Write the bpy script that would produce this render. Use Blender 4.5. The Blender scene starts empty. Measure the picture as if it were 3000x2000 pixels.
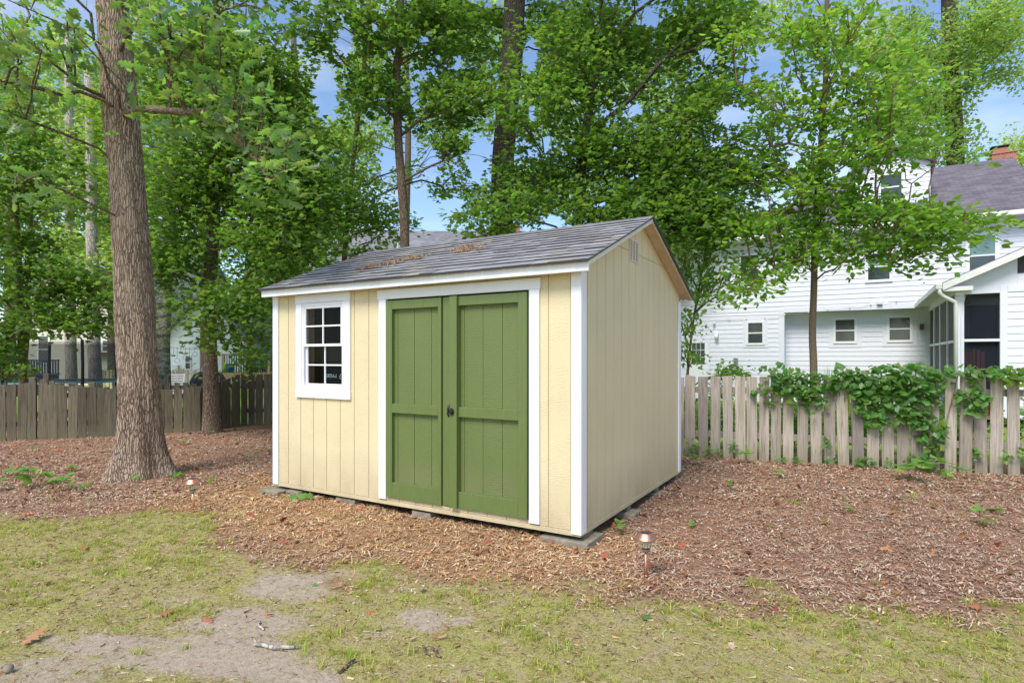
import bpy, math, random
import numpy as np
from mathutils import Vector, Matrix
random.seed(7); rng = np.random.RandomState(11)
scn = bpy.context.scene
R = math.radians

# ---------------------------------------------------------------- camera
F, V0, H = 1706.0, 1047.0, 1.47          # focal length and horizon row in 3000x2000 pixels, eye height
cd = bpy.data.cameras.new('camera'); cam = bpy.data.objects.new('camera', cd)
scn.collection.objects.link(cam); scn.camera = cam
cam.location = (0, 0, H); cam.rotation_euler = (R(90), 0, 0)
cd.sensor_width = 36; cd.lens = 36 * F / 3000; cd.shift_y = (V0 - 1000) / 3000
cd.clip_start = 0.05; cd.clip_end = 600

# ---------------------------------------------------------------- sky, sun, exposure
SUN_EL, SUN_AZ = R(52), math.atan2(-0.50, -0.80)     # azimuth measured from +Y towards +X
w = bpy.data.worlds.new('World'); scn.world = w; w.use_nodes = True
nt = w.node_tree; nt.nodes.clear()
o_ = nt.nodes.new('ShaderNodeOutputWorld'); bg = nt.nodes.new('ShaderNodeBackground')
sky = nt.nodes.new('ShaderNodeTexSky'); sky.sky_type = 'NISHITA'; sky.sun_disc = False
sky.sun_elevation = SUN_EL; sky.sun_rotation = SUN_AZ % (2 * math.pi)
sky.air_density = 1.0; sky.dust_density = 0.3; sky.ozone_density = 2.6
bg.inputs['Strength'].default_value = 0.13
tc = nt.nodes.new('ShaderNodeTexCoord'); mp = nt.nodes.new('ShaderNodeMapping')
mp.inputs['Scale'].default_value = (1.2, 1.2, 4.5)
nz = nt.nodes.new('ShaderNodeTexNoise'); nz.inputs['Scale'].default_value = 2.2; nz.inputs['Detail'].default_value = 7
cr = nt.nodes.new('ShaderNodeValToRGB'); cr.color_ramp.elements[0].position = 0.46; cr.color_ramp.elements[1].position = 0.8
mx = nt.nodes.new('ShaderNodeMixRGB'); mx.inputs[2].default_value = (7.9, 7.5, 7.0, 1)
mlt = nt.nodes.new('ShaderNodeMath'); mlt.operation = 'MULTIPLY'; mlt.inputs[1].default_value = 0.42
L = nt.links.new
L(tc.outputs['Generated'], mp.inputs[0]); L(mp.outputs[0], nz.inputs['Vector']); L(nz.outputs[0], cr.inputs[0])
L(cr.outputs[0], mlt.inputs[0]); L(mlt.outputs[0], mx.inputs[0]); L(sky.outputs[0], mx.inputs[1])
hsv = nt.nodes.new('ShaderNodeHueSaturation'); hsv.inputs['Saturation'].default_value = 1.0; L(mx.outputs[0], hsv.inputs['Color']); L(hsv.outputs[0], bg.inputs[0]); L(bg.outputs[0], o_.inputs[0])
sd = bpy.data.lights.new('sun', 'SUN'); so = bpy.data.objects.new('sun', sd); scn.collection.objects.link(so)
sd.energy = 2.5; sd.angle = R(28); sd.color = (1.0, 0.94, 0.85)
ce = math.cos(SUN_EL)
to_sun = Vector((math.sin(SUN_AZ) * ce, math.cos(SUN_AZ) * ce, math.sin(SUN_EL)))
so.rotation_euler = to_sun.to_track_quat('Z', 'Y').to_euler(); so.location = to_sun * 40
vs = scn.view_settings; vs.view_transform = 'Standard'; vs.look = 'None'; vs.gamma = 1; vs.exposure = 0.80
scn.cycles.max_bounces = 9; scn.cycles.diffuse_bounces = 6; scn.cycles.transmission_bounces = 8; scn.cycles.transparent_max_bounces = 12

# ---------------------------------------------------------------- projection helpers: pixel -> place
def W(px, py, d): return Vector(((px - 1500) / F * d, d, H + (V0 - py) / F * d))
def G(px, py):
    d = H * F / (py - V0); return Vector(((px - 1500) / F * d, d, 0))

# ---------------------------------------------------------------- numpy noise
_perm = rng.rand(256, 256)
def vnoise(x, y, s=1.0, o=0):
    x = np.asarray(x) * s + 37.3 + o * 17.7; y = np.asarray(y) * s + 91.1 + o * 5.3
    xi = np.floor(x).astype(int); yi = np.floor(y).astype(int); fx = x - xi; fy = y - yi
    fx = fx * fx * (3 - 2 * fx); fy = fy * fy * (3 - 2 * fy)
    g = lambda a, b: _perm[a % 256, b % 256]
    return (g(xi, yi) * (1 - fx) + g(xi + 1, yi) * fx) * (1 - fy) + (g(xi, yi + 1) * (1 - fx) + g(xi + 1, yi + 1) * fx) * fy
def fbm(x, y, s=1.0, n=4, o=0):
    r = 0; a = .5; t = 0
    for i in range(n): r = r + a * vnoise(x, y, s * 2 ** i, o + i * 3); t += a; a *= .5
    return r / t
def sstep(a, b, x): t = np.clip((x - a) / (b - a), 0, 1); return t * t * (3 - 2 * t)

# ---------------------------------------------------------------- objects
C = scn.collection
def tag(o, label=None, cat=None, group=None, kind=None):
    if label: o['label'] = label
    if cat: o['category'] = cat
    if group: o['group'] = group
    if kind: o['kind'] = kind
    return o
def thing(name, label, cat, loc=(0, 0, 0), rz=0, group=None):
    o = bpy.data.objects.new(name, None); C.objects.link(o); o.empty_display_size = .1
    o.location = loc; o.rotation_euler = (0, 0, rz)
    return tag(o, label, cat, group)
def mesh_obj(name, V, Fc, mats, parent=None, mi=None, smooth=False, col=None):
    me = bpy.data.meshes.new(name); me.from_pydata([tuple(v) for v in V], [], Fc)
    for m in (mats if isinstance(mats, (list, tuple)) else [mats]): me.materials.append(m)
    if mi is not None: me.polygons.foreach_set('material_index', mi)
    if smooth: me.polygons.foreach_set('use_smooth', [True] * len(me.polygons))
    if col is not None:
        a = me.attributes.new('col', 'FLOAT_COLOR', 'FACE')
        a.data.foreach_set('color', np.asarray(col, dtype=np.float32).ravel())
    me.update()
    o = bpy.data.objects.new(name, me); C.objects.link(o)
    if parent: o.parent = parent
    return o
def np_mesh(name, V, sizes, idx, mat, parent=None, col=None, smooth=False):
    """fast mesh from arrays: V (n,3), sizes per polygon, flat loop indices"""
    me = bpy.data.meshes.new(name)
    me.vertices.add(len(V)); me.vertices.foreach_set('co', np.asarray(V, np.float32).ravel())
    me.loops.add(len(idx)); me.loops.foreach_set('vertex_index', np.asarray(idx, np.int32))
    me.polygons.add(len(sizes))
    st = np.concatenate([[0], np.cumsum(sizes)[:-1]]).astype(np.int32)
    me.polygons.foreach_set('loop_start', st)
    if smooth: me.polygons.foreach_set('use_smooth', np.ones(len(sizes), bool))
    me.materials.append(mat)
    if col is not None:
        a = me.attributes.new('col', 'FLOAT_COLOR', 'FACE')
        a.data.foreach_set('color', np.asarray(col, np.float32).ravel())
    me.update(calc_edges=True); me.validate()
    o = bpy.data.objects.new(name, me); C.objects.link(o)
    if parent: o.parent = parent
    return o
class MB:
    def __init__(s): s.V = []; s.F = []; s.M = []; s.Cc = []
    def add(s, V, Fc, m=0, c=(1, 1, 1, 1)):
        n = len(s.V); s.V += [Vector(v) for v in V]
        for f in Fc: s.F.append(tuple(i + n for i in f)); s.M.append(m); s.Cc.append(c)
        return s
    def box(s, x0, x1, y0, y1, z0, z1, m=0, c=(1, 1, 1, 1), T=None):
        V = [Vector(v) for v in ((x0, y0, z0), (x1, y0, z0), (x1, y1, z0), (x0, y1, z0), (x0, y0, z1), (x1, y0, z1), (x1, y1, z1), (x0, y1, z1))]
        if T is not None: V = [T @ v for v in V]
        return s.add(V, [(0, 3, 2, 1), (4, 5, 6, 7), (0, 1, 5, 4), (1, 2, 6, 5), (2, 3, 7, 6), (3, 0, 4, 7)], m, c)
    def hexa(s, b, t, m=0, c=(1, 1, 1, 1)):
        """bottom 4 and top 4 corners"""
        return s.add(list(b) + list(t), [(0, 3, 2, 1), (4, 5, 6, 7), (0, 1, 5, 4), (1, 2, 6, 5), (2, 3, 7, 6), (3, 0, 4, 7)], m, c)
    def tube(s, pts, rad, n=8, m=0, cap=True):
        pts = [Vector(p) for p in pts]; k = len(pts)
        if not hasattr(rad, '__len__'): rad = [rad] * k
        rings = []; ref = None
        for i, p in enumerate(pts):
            t = (pts[min(i + 1, k - 1)] - pts[max(i - 1, 0)]).normalized()
            if ref is None: ref = t.orthogonal().normalized()
            ref = (ref - t * ref.dot(t)); ref = ref.normalized() if ref.length > 1e-6 else t.orthogonal().normalized()
            b = t.cross(ref)
            rings.append([p + (ref * math.cos(2 * math.pi * j / n) + b * math.sin(2 * math.pi * j / n)) * rad[i] for j in range(n)])
        V = [v for r in rings for v in r]; Fc = []
        for i in range(k - 1):
            for j in range(n): Fc.append((i * n + j, i * n + (j + 1) % n, (i + 1) * n + (j + 1) % n, (i + 1) * n + j))
        if cap: Fc += [tuple(reversed(range(n))), tuple((k - 1) * n + j for j in range(n))]
        return s.add(V, Fc, m)
    def lathe(s, prof, n=24, m=0, at=(0, 0, 0)):
        at = Vector(at); V = []; Fc = []
        for r, z in prof:
            for j in range(n): V.append(at + Vector((r * math.cos(2 * math.pi * j / n), r * math.sin(2 * math.pi * j / n), z)))
        for i in range(len(prof) - 1):
            for j in range(n): Fc.append((i * n + j, i * n + (j + 1) % n, (i + 1) * n + (j + 1) % n, (i + 1) * n + j))
        return s.add(V, Fc, m)
    def build(s, name, mats, parent=None, smooth=False, bevel=0, col=False):
        o = mesh_obj(name, s.V, s.F, mats, parent, s.M, smooth, s.Cc if col else None)
        if bevel:
            b = o.modifiers.new('bevel', 'BEVEL'); b.width = bevel; b.segments = 2; b.limit_method = 'ANGLE'
        return o
def BX(name, mat, parent, *dims, bevel=.003, **k): return MB().box(*dims).build(name, mat, parent, bevel=bevel, **k)

# ---------------------------------------------------------------- materials
class NM:
    """node material helper"""
    def __init__(s, name):
        s.m = bpy.data.materials.new(name); s.m.use_nodes = True; s.t = s.m.node_tree; s.t.nodes.clear()
        s.out = s.n('ShaderNodeOutputMaterial')
    def n(s, ty, **k):
        nd = s.t.nodes.new(ty)
        for a, b in k.items(): setattr(nd, a, b)
        return nd
    def l(s, a, b): s.t.links.new(a, b)
    def coord(s, scale=(1, 1, 1), kind='Object'):
        tc = s.n('ShaderNodeTexCoord'); mp = s.n('ShaderNodeMapping'); mp.inputs['Scale'].default_value = scale
        s.l(tc.outputs[kind], mp.inputs[0]); return mp.outputs[0]
    def noise(s, vec, scale, detail=4, rough=.55, dist=0):
        n = s.n('ShaderNodeTexNoise'); n.inputs['Scale'].default_value = scale; n.inputs['Detail'].default_value = detail
        n.inputs['Roughness'].default_value = rough; n.inputs['Distortion'].default_value = dist
        s.l(vec, n.inputs['Vector']); return n.outputs[0]
    def ramp(s, fac, stops):
        r = s.n('ShaderNodeValToRGB'); e = r.color_ramp.elements
        while len(e) < len(stops): e.new(.5)
        for i, (p, c) in enumerate(stops): e[i].position = p; e[i].color = (c if len(c) == 4 else (*c, 1)) if hasattr(c, '__len__') else (c, c, c, 1)
        s.l(fac, r.inputs[0]); return r.outputs[0]
    def mix(s, fac, a, b, mode='MIX'):
        x = s.n('ShaderNodeMixRGB', blend_type=mode)
        for i, v in ((0, fac), (1, a), (2, b)):
            if hasattr(v, 'is_linked'): s.l(v, x.inputs[i])
            else: x.inputs[i].default_value = v if i == 0 else (*v[:3], 1)
        return x.outputs[0]
    def attr(s, name): a = s.n('ShaderNodeAttribute'); a.attribute_name = name; return a
    def bsdf(s, color, rough=.6, bump=None, bstr=.3, bdist=.01, spec=.4, metal=0, link=True):
        b = s.n('ShaderNodeBsdfPrincipled')
        if hasattr(color, 'is_linked'): s.l(color, b.inputs['Base Color'])
        else: b.inputs['Base Color'].default_value = (*color[:3], 1)
        if hasattr(rough, 'is_linked'): s.l(rough, b.inputs['Roughness'])
        else: b.inputs['Roughness'].default_value = rough
        b.inputs['Specular IOR Level'].default_value = spec; b.inputs['Metallic'].default_value = metal
        if bump is not None:
            u = s.n('ShaderNodeBump'); u.inputs['Strength'].default_value = bstr; u.inputs['Distance'].default_value = bdist
            s.l(bump, u.inputs['Height']); s.l(u.outputs[0], b.inputs['Normal'])
        if link: s.l(b.outputs[0], s.out.inputs[0])
        return b
def paint(name, c, rough=.55, var=.06, grain=(30, 30, 3), bstr=.15, dirt=.0):
    k = NM(name); v = k.coord(grain); a = k.noise(v, 2.0, 6)
    lo = tuple(x * (1 - var) for x in c); hi = tuple(min(1, x * (1 + var)) for x in c)
    col = k.ramp(a, [(.3, lo), (.7, hi)])
    if dirt:
        d = k.noise(k.coord((1, 1, 1)), 3.5, 6); d = k.ramp(d, [(.5, 0.0), (.8, dirt)])
        col = k.mix(d, col, tuple(x * .72 * t for x, t in zip(c, (1, .95, .85))))
    k.bsdf(col, rough, a, bstr, .004); return k.m
def siding(name, c, dark):
    """embossed wood-grain panel siding"""
    k = NM(name); v = k.coord((1, 1, 1))
    wv = k.n('ShaderNodeTexWave', wave_type='BANDS', bands_direction='Z')
    v2 = k.coord((1.0, 1.0, 1.0)); wv.inputs['Scale'].default_value = 22; wv.inputs['Distortion'].default_value = 9
    wv.inputs['Detail'].default_value = 4; wv.inputs['Detail Scale'].default_value = 1.6; k.l(v2, wv.inputs['Vector'])
    fine = k.noise(k.coord((160, 160, 40)), 1.0, 5, .7)
    big = k.noise(v, 1.3, 5); spot = k.noise(v, 60, 2)
    msk = k.ramp(k.noise(v, 5, 4), [(.42, 0), (.62, 1)])
    h = k.mix(.5, fine, k.mix(msk, wv.outputs[0], fine))
    col = k.ramp(big, [(.3, tuple(x * .95 for x in c)), (.7, tuple(x * 1.04 for x in c))])
    col = k.mix(k.ramp(spot, [(.68, 0.0), (.8, .35)]), col, dark)
    sp = k.n('ShaderNodeSeparateXYZ'); k.l(v, sp.inputs[0])
    splash = k.n('ShaderNodeMath', operation='MULTIPLY_ADD'); k.l(sp.outputs[2], splash.inputs[0]); splash.inputs[1].default_value = -2.2; splash.inputs[2].default_value = 1.25
    ag = k.n('ShaderNodeMath', operation='MULTIPLY', use_clamp=True); k.l(splash.outputs[0], ag.inputs[0]); k.l(k.noise(k.coord((1, 1, .4)), 7, 6), ag.inputs[1])
    dm = k.n('ShaderNodeMath', operation='MULTIPLY'); k.l(ag.outputs[0], dm.inputs[0]); dm.inputs[1].default_value = .6
    col = k.mix(dm.outputs[0], col, (.27, .20, .12))
    k.bsdf(col, k.ramp(big, [(.3, .48), (.7, .6)]), h, .55, .006, .45); return k.m
def attr_mat(name, rough=.7, nscale=40, namt=.25, bstr=.4, grain=(1, 1, 1), bdist=.004, spec=.3):
    k = NM(name); a = k.attr('col'); v = k.coord(grain); n = k.noise(v, nscale, 5, .6)
    d = k.ramp(n, [(.25, 1 - namt), (.75, 1 + namt)])
    k.bsdf(k.mix(1.0, a.outputs['Color'], d, 'MULTIPLY'), rough, n, bstr, bdist, spec); return k.m
def wood_mat(name, c1, c2, c3, grain=(26, 26, 1.2), rough=.85):
    """weathered wood, colour shifts with the per-board attribute"""
    k = NM(name); a = k.attr('col'); v = k.coord(grain)
    oi = k.n('ShaderNodeObjectInfo'); ad = k.n('ShaderNodeVectorMath', operation='ADD'); k.l(v, ad.inputs[0])
    cm = k.n('ShaderNodeCombineXYZ'); mm = k.n('ShaderNodeMath', operation='MULTIPLY'); k.l(oi.outputs['Random'], mm.inputs[0]); mm.inputs[1].default_value = 60
    for i in range(3): k.l(mm.outputs[0], cm.inputs[i])
    k.l(cm.outputs[0], ad.inputs[1])
    n = k.noise(ad.outputs[0], 2.2, 8, .65, .6); n2 = k.noise(ad.outputs[0], .35, 4)
    col = k.ramp(n, [(.28, c3), (.45, c1), (.72, c2)])
    sh = k.ramp(oi.outputs['Random'], [(0, (.60, .58, .60)), (.3, (.85, .82, .78)), (.6, (1, .98, .95)), (1, (1.18, 1.14, 1.06))])
    col = k.mix(1.0, col, sh, 'MULTIPLY')
    col = k.mix(k.ramp(n2, [(.5, 0.0), (.75, .45)]), col, c3)
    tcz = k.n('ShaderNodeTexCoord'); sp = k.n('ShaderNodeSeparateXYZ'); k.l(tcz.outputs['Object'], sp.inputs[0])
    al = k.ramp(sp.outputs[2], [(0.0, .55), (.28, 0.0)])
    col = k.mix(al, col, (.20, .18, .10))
    k.bsdf(col, rough, n, .8, .006, .2); return k.m
M = {}
M['siding'] = siding('cream siding', (.70, .595, .37), (.34, .26, .13))
M['groove'] = paint('cream groove', (.45, .36, .20))
M['white'] = paint('white trim paint', (.80, .81, .84), .45, .02, (25, 25, 3), .12, .10)
M['whitebig'] = paint('white lap siding', (.73, .74, .82), .5, .02, (2, 2, 9), .03, .10)
M['gutter'] = paint('white gutter metal', (.74, .74, .72), .35, .03, (3, 3, 3), .02, .3)
M['green'] = siding('green door panel', (.130, .175, .050), (.18, .23, .08))
M['greentrim'] = paint('green door trim', (.124, .170, .050), .42, .07, (30, 30, 4), .25)
M['plywood'] = paint('raw plywood soffit', (.60, .49, .36), .8, .10, (14, 3, 3), .2, .25)
M['black'] = paint('black hardware', (.012, .012, .014), .35)
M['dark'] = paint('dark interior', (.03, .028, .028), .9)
M['stud'] = paint('bare stud wood', (.42, .22, .11), .8, .15)
M['carton'] = paint('black carton', (.012, .0125, .016), .9)
M['print'] = paint('white print', (.75, .76, .8), .6)
M['vent'] = paint('beige louvre vent', (.70, .64, .54), .5)
M['shingle'] = attr_mat('asphalt shingle', .92, 260, .35, .7, (1, 1, 1), .003, .15)
M['lamp_copper'] = None
def metal(name, c, r):
    k = NM(name); n = k.noise(k.coord((60, 60, 6)), 3, 4); k.bsdf(k.ramp(n, [(.3, tuple(x * .8 for x in c)), (.7, c)]), k.ramp(n, [(.3, r * .8), (.7, r * 1.4)]), n, .05, .002, .5, 1.0); return k.m
M['copper'] = metal('copper', (.66, .34, .23), .42); M['steel'] = metal('grey steel', (.45, .46, .48), .4)
M['solar'] = paint('solar cell', (.03, .035, .08), .15)
def glass(name, tint=(.9, .95, .95), ior=1.5):
    k = NM(name); g = k.n('ShaderNodeBsdfGlossy'); g.inputs['Roughness'].default_value = .02
    t = k.n('ShaderNodeBsdfTransparent'); t.inputs[0].default_value = (*tint, 1)
    lw = k.n('ShaderNodeLayerWeight'); lw.inputs[0].default_value = .5; pw_ = k.n('ShaderNodeMath', operation='POWER'); k.l(lw.outputs['Facing'], pw_.inputs[0]); pw_.inputs[1].default_value = 4.0
    fr = k.n('ShaderNodeMath', operation='MULTIPLY_ADD'); k.l(pw_.outputs[0], fr.inputs[0]); fr.inputs[1].default_value = .35; fr.inputs[2].default_value = (ior - 1) * .2; m = k.n('ShaderNodeMixShader')
    k.l(fr.outputs[0], m.inputs[0]); k.l(t.outputs[0], m.inputs[1]); k.l(g.outputs[0], m.inputs[2]); k.l(m.outputs[0], k.out.inputs[0]); return k.m
M['glass'] = glass('window glass', (.8, .84, .84), 1.02); M['jar'] = glass('lamp glass', (.95, .96, .93), 1.35)
def winglass(name, c, rough=.08):
    k = NM(name); n = k.noise(k.coord((1, 1, 1)), 2.0, 4); k.bsdf(k.ramp(n, [(.3, tuple(x * .6 for x in c)), (.7, tuple(x * 1.3 for x in c))]), rough, spec=.8); return k.m
M['wglass'] = winglass('dark house window', (.035, .045, .045)); M['gglass'] = winglass('greenish blind window', (.14, .24, .22))
M['screen'] = winglass('insect screen', (.035, .030, .032), .7); M['blind'] = paint('window blind', (.055, .07, .07), .6)
M['concrete'] = paint('concrete block', (.25, .22, .165), .9, .25, (9, 9, 9), .6, .4)
M['brick'] = None
def brick(name, c1, c2, mort, sc=4.5):
    k = NM(name); b = k.n('ShaderNodeTexBrick'); b.inputs['Color1'].default_value = (*c1, 1); b.inputs['Color2'].default_value = (*c2, 1)
    b.inputs['Mortar'].default_value = (*mort, 1); b.inputs['Scale'].default_value = sc; b.inputs['Mortar Size'].default_value = .015
    v = k.n('ShaderNodeTexCoord'); sp = k.n('ShaderNodeSeparateXYZ'); cb = k.n('ShaderNodeCombineXYZ'); ad = k.n('ShaderNodeMath', operation='ADD')
    k.l(v.outputs['Object'], sp.inputs[0]); k.l(sp.outputs[0], ad.inputs[0]); k.l(sp.outputs[1], ad.inputs[1]); k.l(ad.outputs[0], cb.inputs[0]); k.l(sp.outputs[2], cb.inputs[1])
    k.l(cb.outputs[0], b.inputs['Vector']); k.bsdf(b.outputs[0], .9, b.outputs[1], -.3, .01); return k.m
M['brick'] = brick('red brick', (.42, .15, .09), (.33, .11, .07), (.4, .35, .3))
def farroof(name, c, sc=1.0):
    """far shingle roof: courses and staggered tabs"""
    k = NM(name); v = k.n('ShaderNodeTexCoord'); sp = k.n('ShaderNodeSeparateXYZ'); k.l(v.outputs['Object'], sp.inputs[0])
    cb = k.n('ShaderNodeCombineXYZ'); k.l(sp.outputs[0], cb.inputs[0]); mz = k.n('ShaderNodeMath', operation='MULTIPLY'); mz.inputs[1].default_value = 2.0
    k.l(sp.outputs[2], mz.inputs[0]); k.l(mz.outputs[0], cb.inputs[1])
    b = k.n('ShaderNodeTexBrick'); b.inputs['Scale'].default_value = 3.2 * sc; b.inputs['Mortar Size'].default_value = .012; b.inputs['Brick Width'].default_value = .9; b.inputs['Row Height'].default_value = .42
    b.inputs['Color1'].default_value = (*c, 1); b.inputs['Color2'].default_value = (*[x * .68 for x in c], 1); b.inputs['Mortar'].default_value = (*[x * .4 for x in c], 1)
    k.l(cb.outputs[0], b.inputs['Vector']); n = k.noise(v.outputs['Object'], 1.2, 5)
    k.bsdf(k.mix(1.0, b.outputs[0], k.ramp(n, [(.3, .82), (.7, 1.15)]), 'MULTIPLY'), .95, b.outputs[1], -.4, .01, .1); return k.m
M['roof_purple'] = farroof('purple grey roof', (.185, .165, .19)); M['roof_grey'] = farroof('grey roof', (.26, .26, .29))
M['slate_siding'] = paint('blue grey siding', (.14, .19, .24), .6, .05, (1, 1, 8)); M['cream_house'] = paint('cream lap siding', (.66, .61, .52), .6, .04, (1, 1, 6))
M['deckwood'] = paint('new deck timber', (.47, .30, .15), .8, .15, (6, 6, 6)); M['navy'] = paint('navy rail paint', (.06, .075, .12), .5)
M['teal'] = paint('teal tub', (.01, .17, .24), .4); M['cover'] = paint('black grill cover', (.018, .019, .026), .45, .2, (4, 4, 4), .6)
M['blue'] = paint('trampoline pad', (.10, .26, .33), .5); M['orange'] = paint('orange chair', (.45, .10, .03), .5); M['redcloth'] = paint('red cloth', (.5, .02, .04), .6)
def net(name, c, tr):
    k = NM(name); t = k.n('ShaderNodeBsdfTransparent'); d = k.n('ShaderNodeBsdfDiffuse'); d.inputs[0].default_value = (*c, 1)
    m = k.n('ShaderNodeMixShader'); m.inputs[0].default_value = 1 - tr; k.l(t.outputs[0], m.inputs[1]); k.l(d.outputs[0], m.inputs[2]); k.l(m.outputs[0], k.out.inputs[0]); return k.m
M['net'] = net('trampoline net', (.03, .035, .05), .55)
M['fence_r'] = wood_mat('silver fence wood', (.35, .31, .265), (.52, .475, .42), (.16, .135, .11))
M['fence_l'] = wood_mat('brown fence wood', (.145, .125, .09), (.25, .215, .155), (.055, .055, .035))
M['fence_y'] = wood_mat('pale fence wood', (.40, .36, .20), (.52, .47, .28), (.2, .18, .1))
def bark(name, c1, c2, c3, sx=26, sz=5, dist=.02, patch=None):
    k = NM(name); v = k.coord((sx, sx, sz)); wn = k.noise(k.coord((9, 9, 5)), 1, 4)
    va = k.n('ShaderNodeVectorMath', operation='MULTIPLY_ADD'); k.l(k.coord((9, 9, 5)), va.inputs[0])
    cx = k.n('ShaderNodeTexNoise'); cx.inputs['Scale'].default_value = 1.2; cx.inputs['Detail'].default_value = 4; k.l(k.coord((9, 9, 4)), cx.inputs['Vector'])
    sc = k.n('ShaderNodeVectorMath', operation='SCALE'); k.l(cx.outputs['Color'], sc.inputs[0]); sc.inputs['Scale'].default_value = 2.6
    ad = k.n('ShaderNodeVectorMath', operation='ADD'); k.l(v, ad.inputs[0]); k.l(sc.outputs[0], ad.inputs[1])
    vo = k.n('ShaderNodeTexVoronoi', feature='DISTANCE_TO_EDGE'); vo.inputs['Scale'].default_value = 1.0; k.l(ad.outputs[0], vo.inputs['Vector'])
    rdg = k.ramp(vo.outputs[0], [(0.0, 0.0), (.16, .75), (.5, 1)])
    fn = k.noise(k.coord((sx * 2, sx * 2, sz * 4)), 2, 6, .7)
    h = k.mix(.25, rdg, fn)
    col = k.ramp(h, [(.1, c3), (.42, c1), (.85, c2)])
    big = k.noise(k.coord((1, 1, .7)), 2.2, 5)
    col = k.mix(k.ramp(big, [(.42, 0.0), (.7, .45)]), col, tuple(x * 1.1 for x in c2))
    if patch: col = k.mix(k.ramp(k.noise(k.coord((1.5, 1.5, 5)), 3, 4), [(.5, 0.0), (.56, 1.0)]), col, patch)
    k.bsdf(col, .92, h, 1.0, dist, .15); return k.m
M['bark_oak'] = bark('oak bark', (.29, .205, .145), (.46, .35, .265), (.07, .045, .032), 44, 4.6, .02)
M['bark_brown'] = bark('brown bark', (.16, .115, .08), (.26, .19, .14), (.05, .035, .025), 40, 9, .012)
M['bark_dark'] = bark('dark bark', (.085, .068, .058), (.15, .12, .10), (.025, .02, .018), 34, 7, .015)
M['bark_smooth'] = bark('smooth young bark', (.19, .13, .085), (.26, .18, .12), (.11, .075, .05), 60, 60, .003)
M['bark_pale'] = bark('pale bark', (.38, .33, .28), (.52, .48, .43), (.16, .13, .11), 22, 5, .01)
M['bark_birch'] = bark('grey patchy bark', (.30, .29, .25), (.45, .44, .40), (.1, .1, .09), 20, 14, .006, (.13, .14, .11))
def leaf(name, c, tr=(.30, .50, .05), tf=.42, hue=.03, var=.35, rough=.42, spec=.45):
    k = NM(name); a = k.attr('col'); sp = k.n('ShaderNodeSeparateColor'); k.l(a.outputs['Color'], sp.inputs[0])
    hs = k.n('ShaderNodeHueSaturation'); hs.inputs['Color'].default_value = (*c, 1)
    m1 = k.n('ShaderNodeMapRange'); m1.inputs[3].default_value = .5 - hue; m1.inputs[4].default_value = .5 + hue; k.l(sp.outputs[0], m1.inputs[0]); k.l(m1.outputs[0], hs.inputs['Hue'])
    m2 = k.n('ShaderNodeMapRange'); m2.inputs[3].default_value = 1 - var; m2.inputs[4].default_value = 1 + var; k.l(sp.outputs[1], m2.inputs[0]); k.l(m2.outputs[0], hs.inputs['Value'])
    b = k.bsdf(hs.outputs[0], rough, spec=spec, link=False)
    t = k.n('ShaderNodeBsdfTranslucent'); h2 = k.n('ShaderNodeHueSaturation'); h2.inputs['Color'].default_value = (*tr, 1)
    k.l(m1.outputs[0], h2.inputs['Hue']); k.l(m2.outputs[0], h2.inputs['Value']); k.l(h2.outputs[0], t.inputs[0])
    m = k.n('ShaderNodeMixShader'); m.inputs[0].default_value = tf; k.l(b.outputs[0], m.inputs[1]); k.l(t.outputs[0], m.inputs[2]); k.l(m.outputs[0], k.out.inputs[0]); return k.m
M['lf_maple'] = leaf('maple leaves', (.085, .150, .027), (.26, .47, .05), .47, .022, .35)
M['lf_maple2'] = leaf('bright maple leaves', (.13, .215, .036), (.40, .62, .065), .52, .025, .28)
M['lf_oak'] = leaf('oak leaves', (.12, .20, .07), (.34, .58, .08), .42, .03, .4, .38, .6)
M['lf_young'] = leaf('young tree leaves', (.115, .21, .034), (.37, .64, .06), .52, .022, .28)
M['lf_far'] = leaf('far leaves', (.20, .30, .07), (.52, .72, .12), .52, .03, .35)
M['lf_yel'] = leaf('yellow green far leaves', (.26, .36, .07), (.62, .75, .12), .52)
M['lf_vine'] = leaf('vine leaves', (.095, .205, .042), (.26, .54, .06), .42, .03, .3, .4, .5)
M['lf_plant'] = leaf('seedling leaves', (.15, .33, .06), (.36, .68, .09), .42)
M['grass'] = leaf('grass blades', (.38, .42, .09), (.66, .70, .15), .42, .045, .38, .6, .25)
M['chips'] = attr_mat('wood chips', .85, 60, .25, .5, (1, 1, 1), .002)
M['drystuff'] = attr_mat('dry leaves and sticks', .8, 50, .25, .5)

# ---------------------------------------------------------------- ground: regions worked out in metres on the ground plane
TH = .5346; CT, ST = math.cos(TH), math.sin(TH)
SHED = Vector((.5347, 4.494, 0)); HOUSE = Vector((798 / F * 19, 19.0, 0))
def to_local(P0, x, y): dx = x - P0[0]; dy = y - P0[1]; return dx * CT - dy * ST, dx * ST + dy * CT
bpts = [G(*p) for p in ((0, 1518), (560, 1505), (590, 1545), (820, 1620), (1000, 1672), (1280, 1698), (1790, 1740), (2200, 1760), (3000, 1815))]
BXs = np.array([-30] + [p.x for p in bpts] + [30]); BYs = np.array([5.2] + [p.y for p in bpts] + [2.6])
def edge_y(x): return np.interp(x, BXs, BYs)
DIRT = [(870, 1720, 150, 50, 1), (1000, 1690, 70, 25, .8), (700, 1835, 190, 45, 1), (600, 1930, 330, 60, 1), (330, 1890, 180, 45, .9), (150, 1870, 90, 25, .7), (1235, 1815, 85, 30, 1), (1375, 1815, 45, 14, .9), (120, 1975, 200, 50, .8), (1120, 1850, 60, 18, .6), (820, 1975, 160, 50, .9), (1900, 1750, 60, 12, .6), (560, 1760, 120, 30, .55)]
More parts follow.
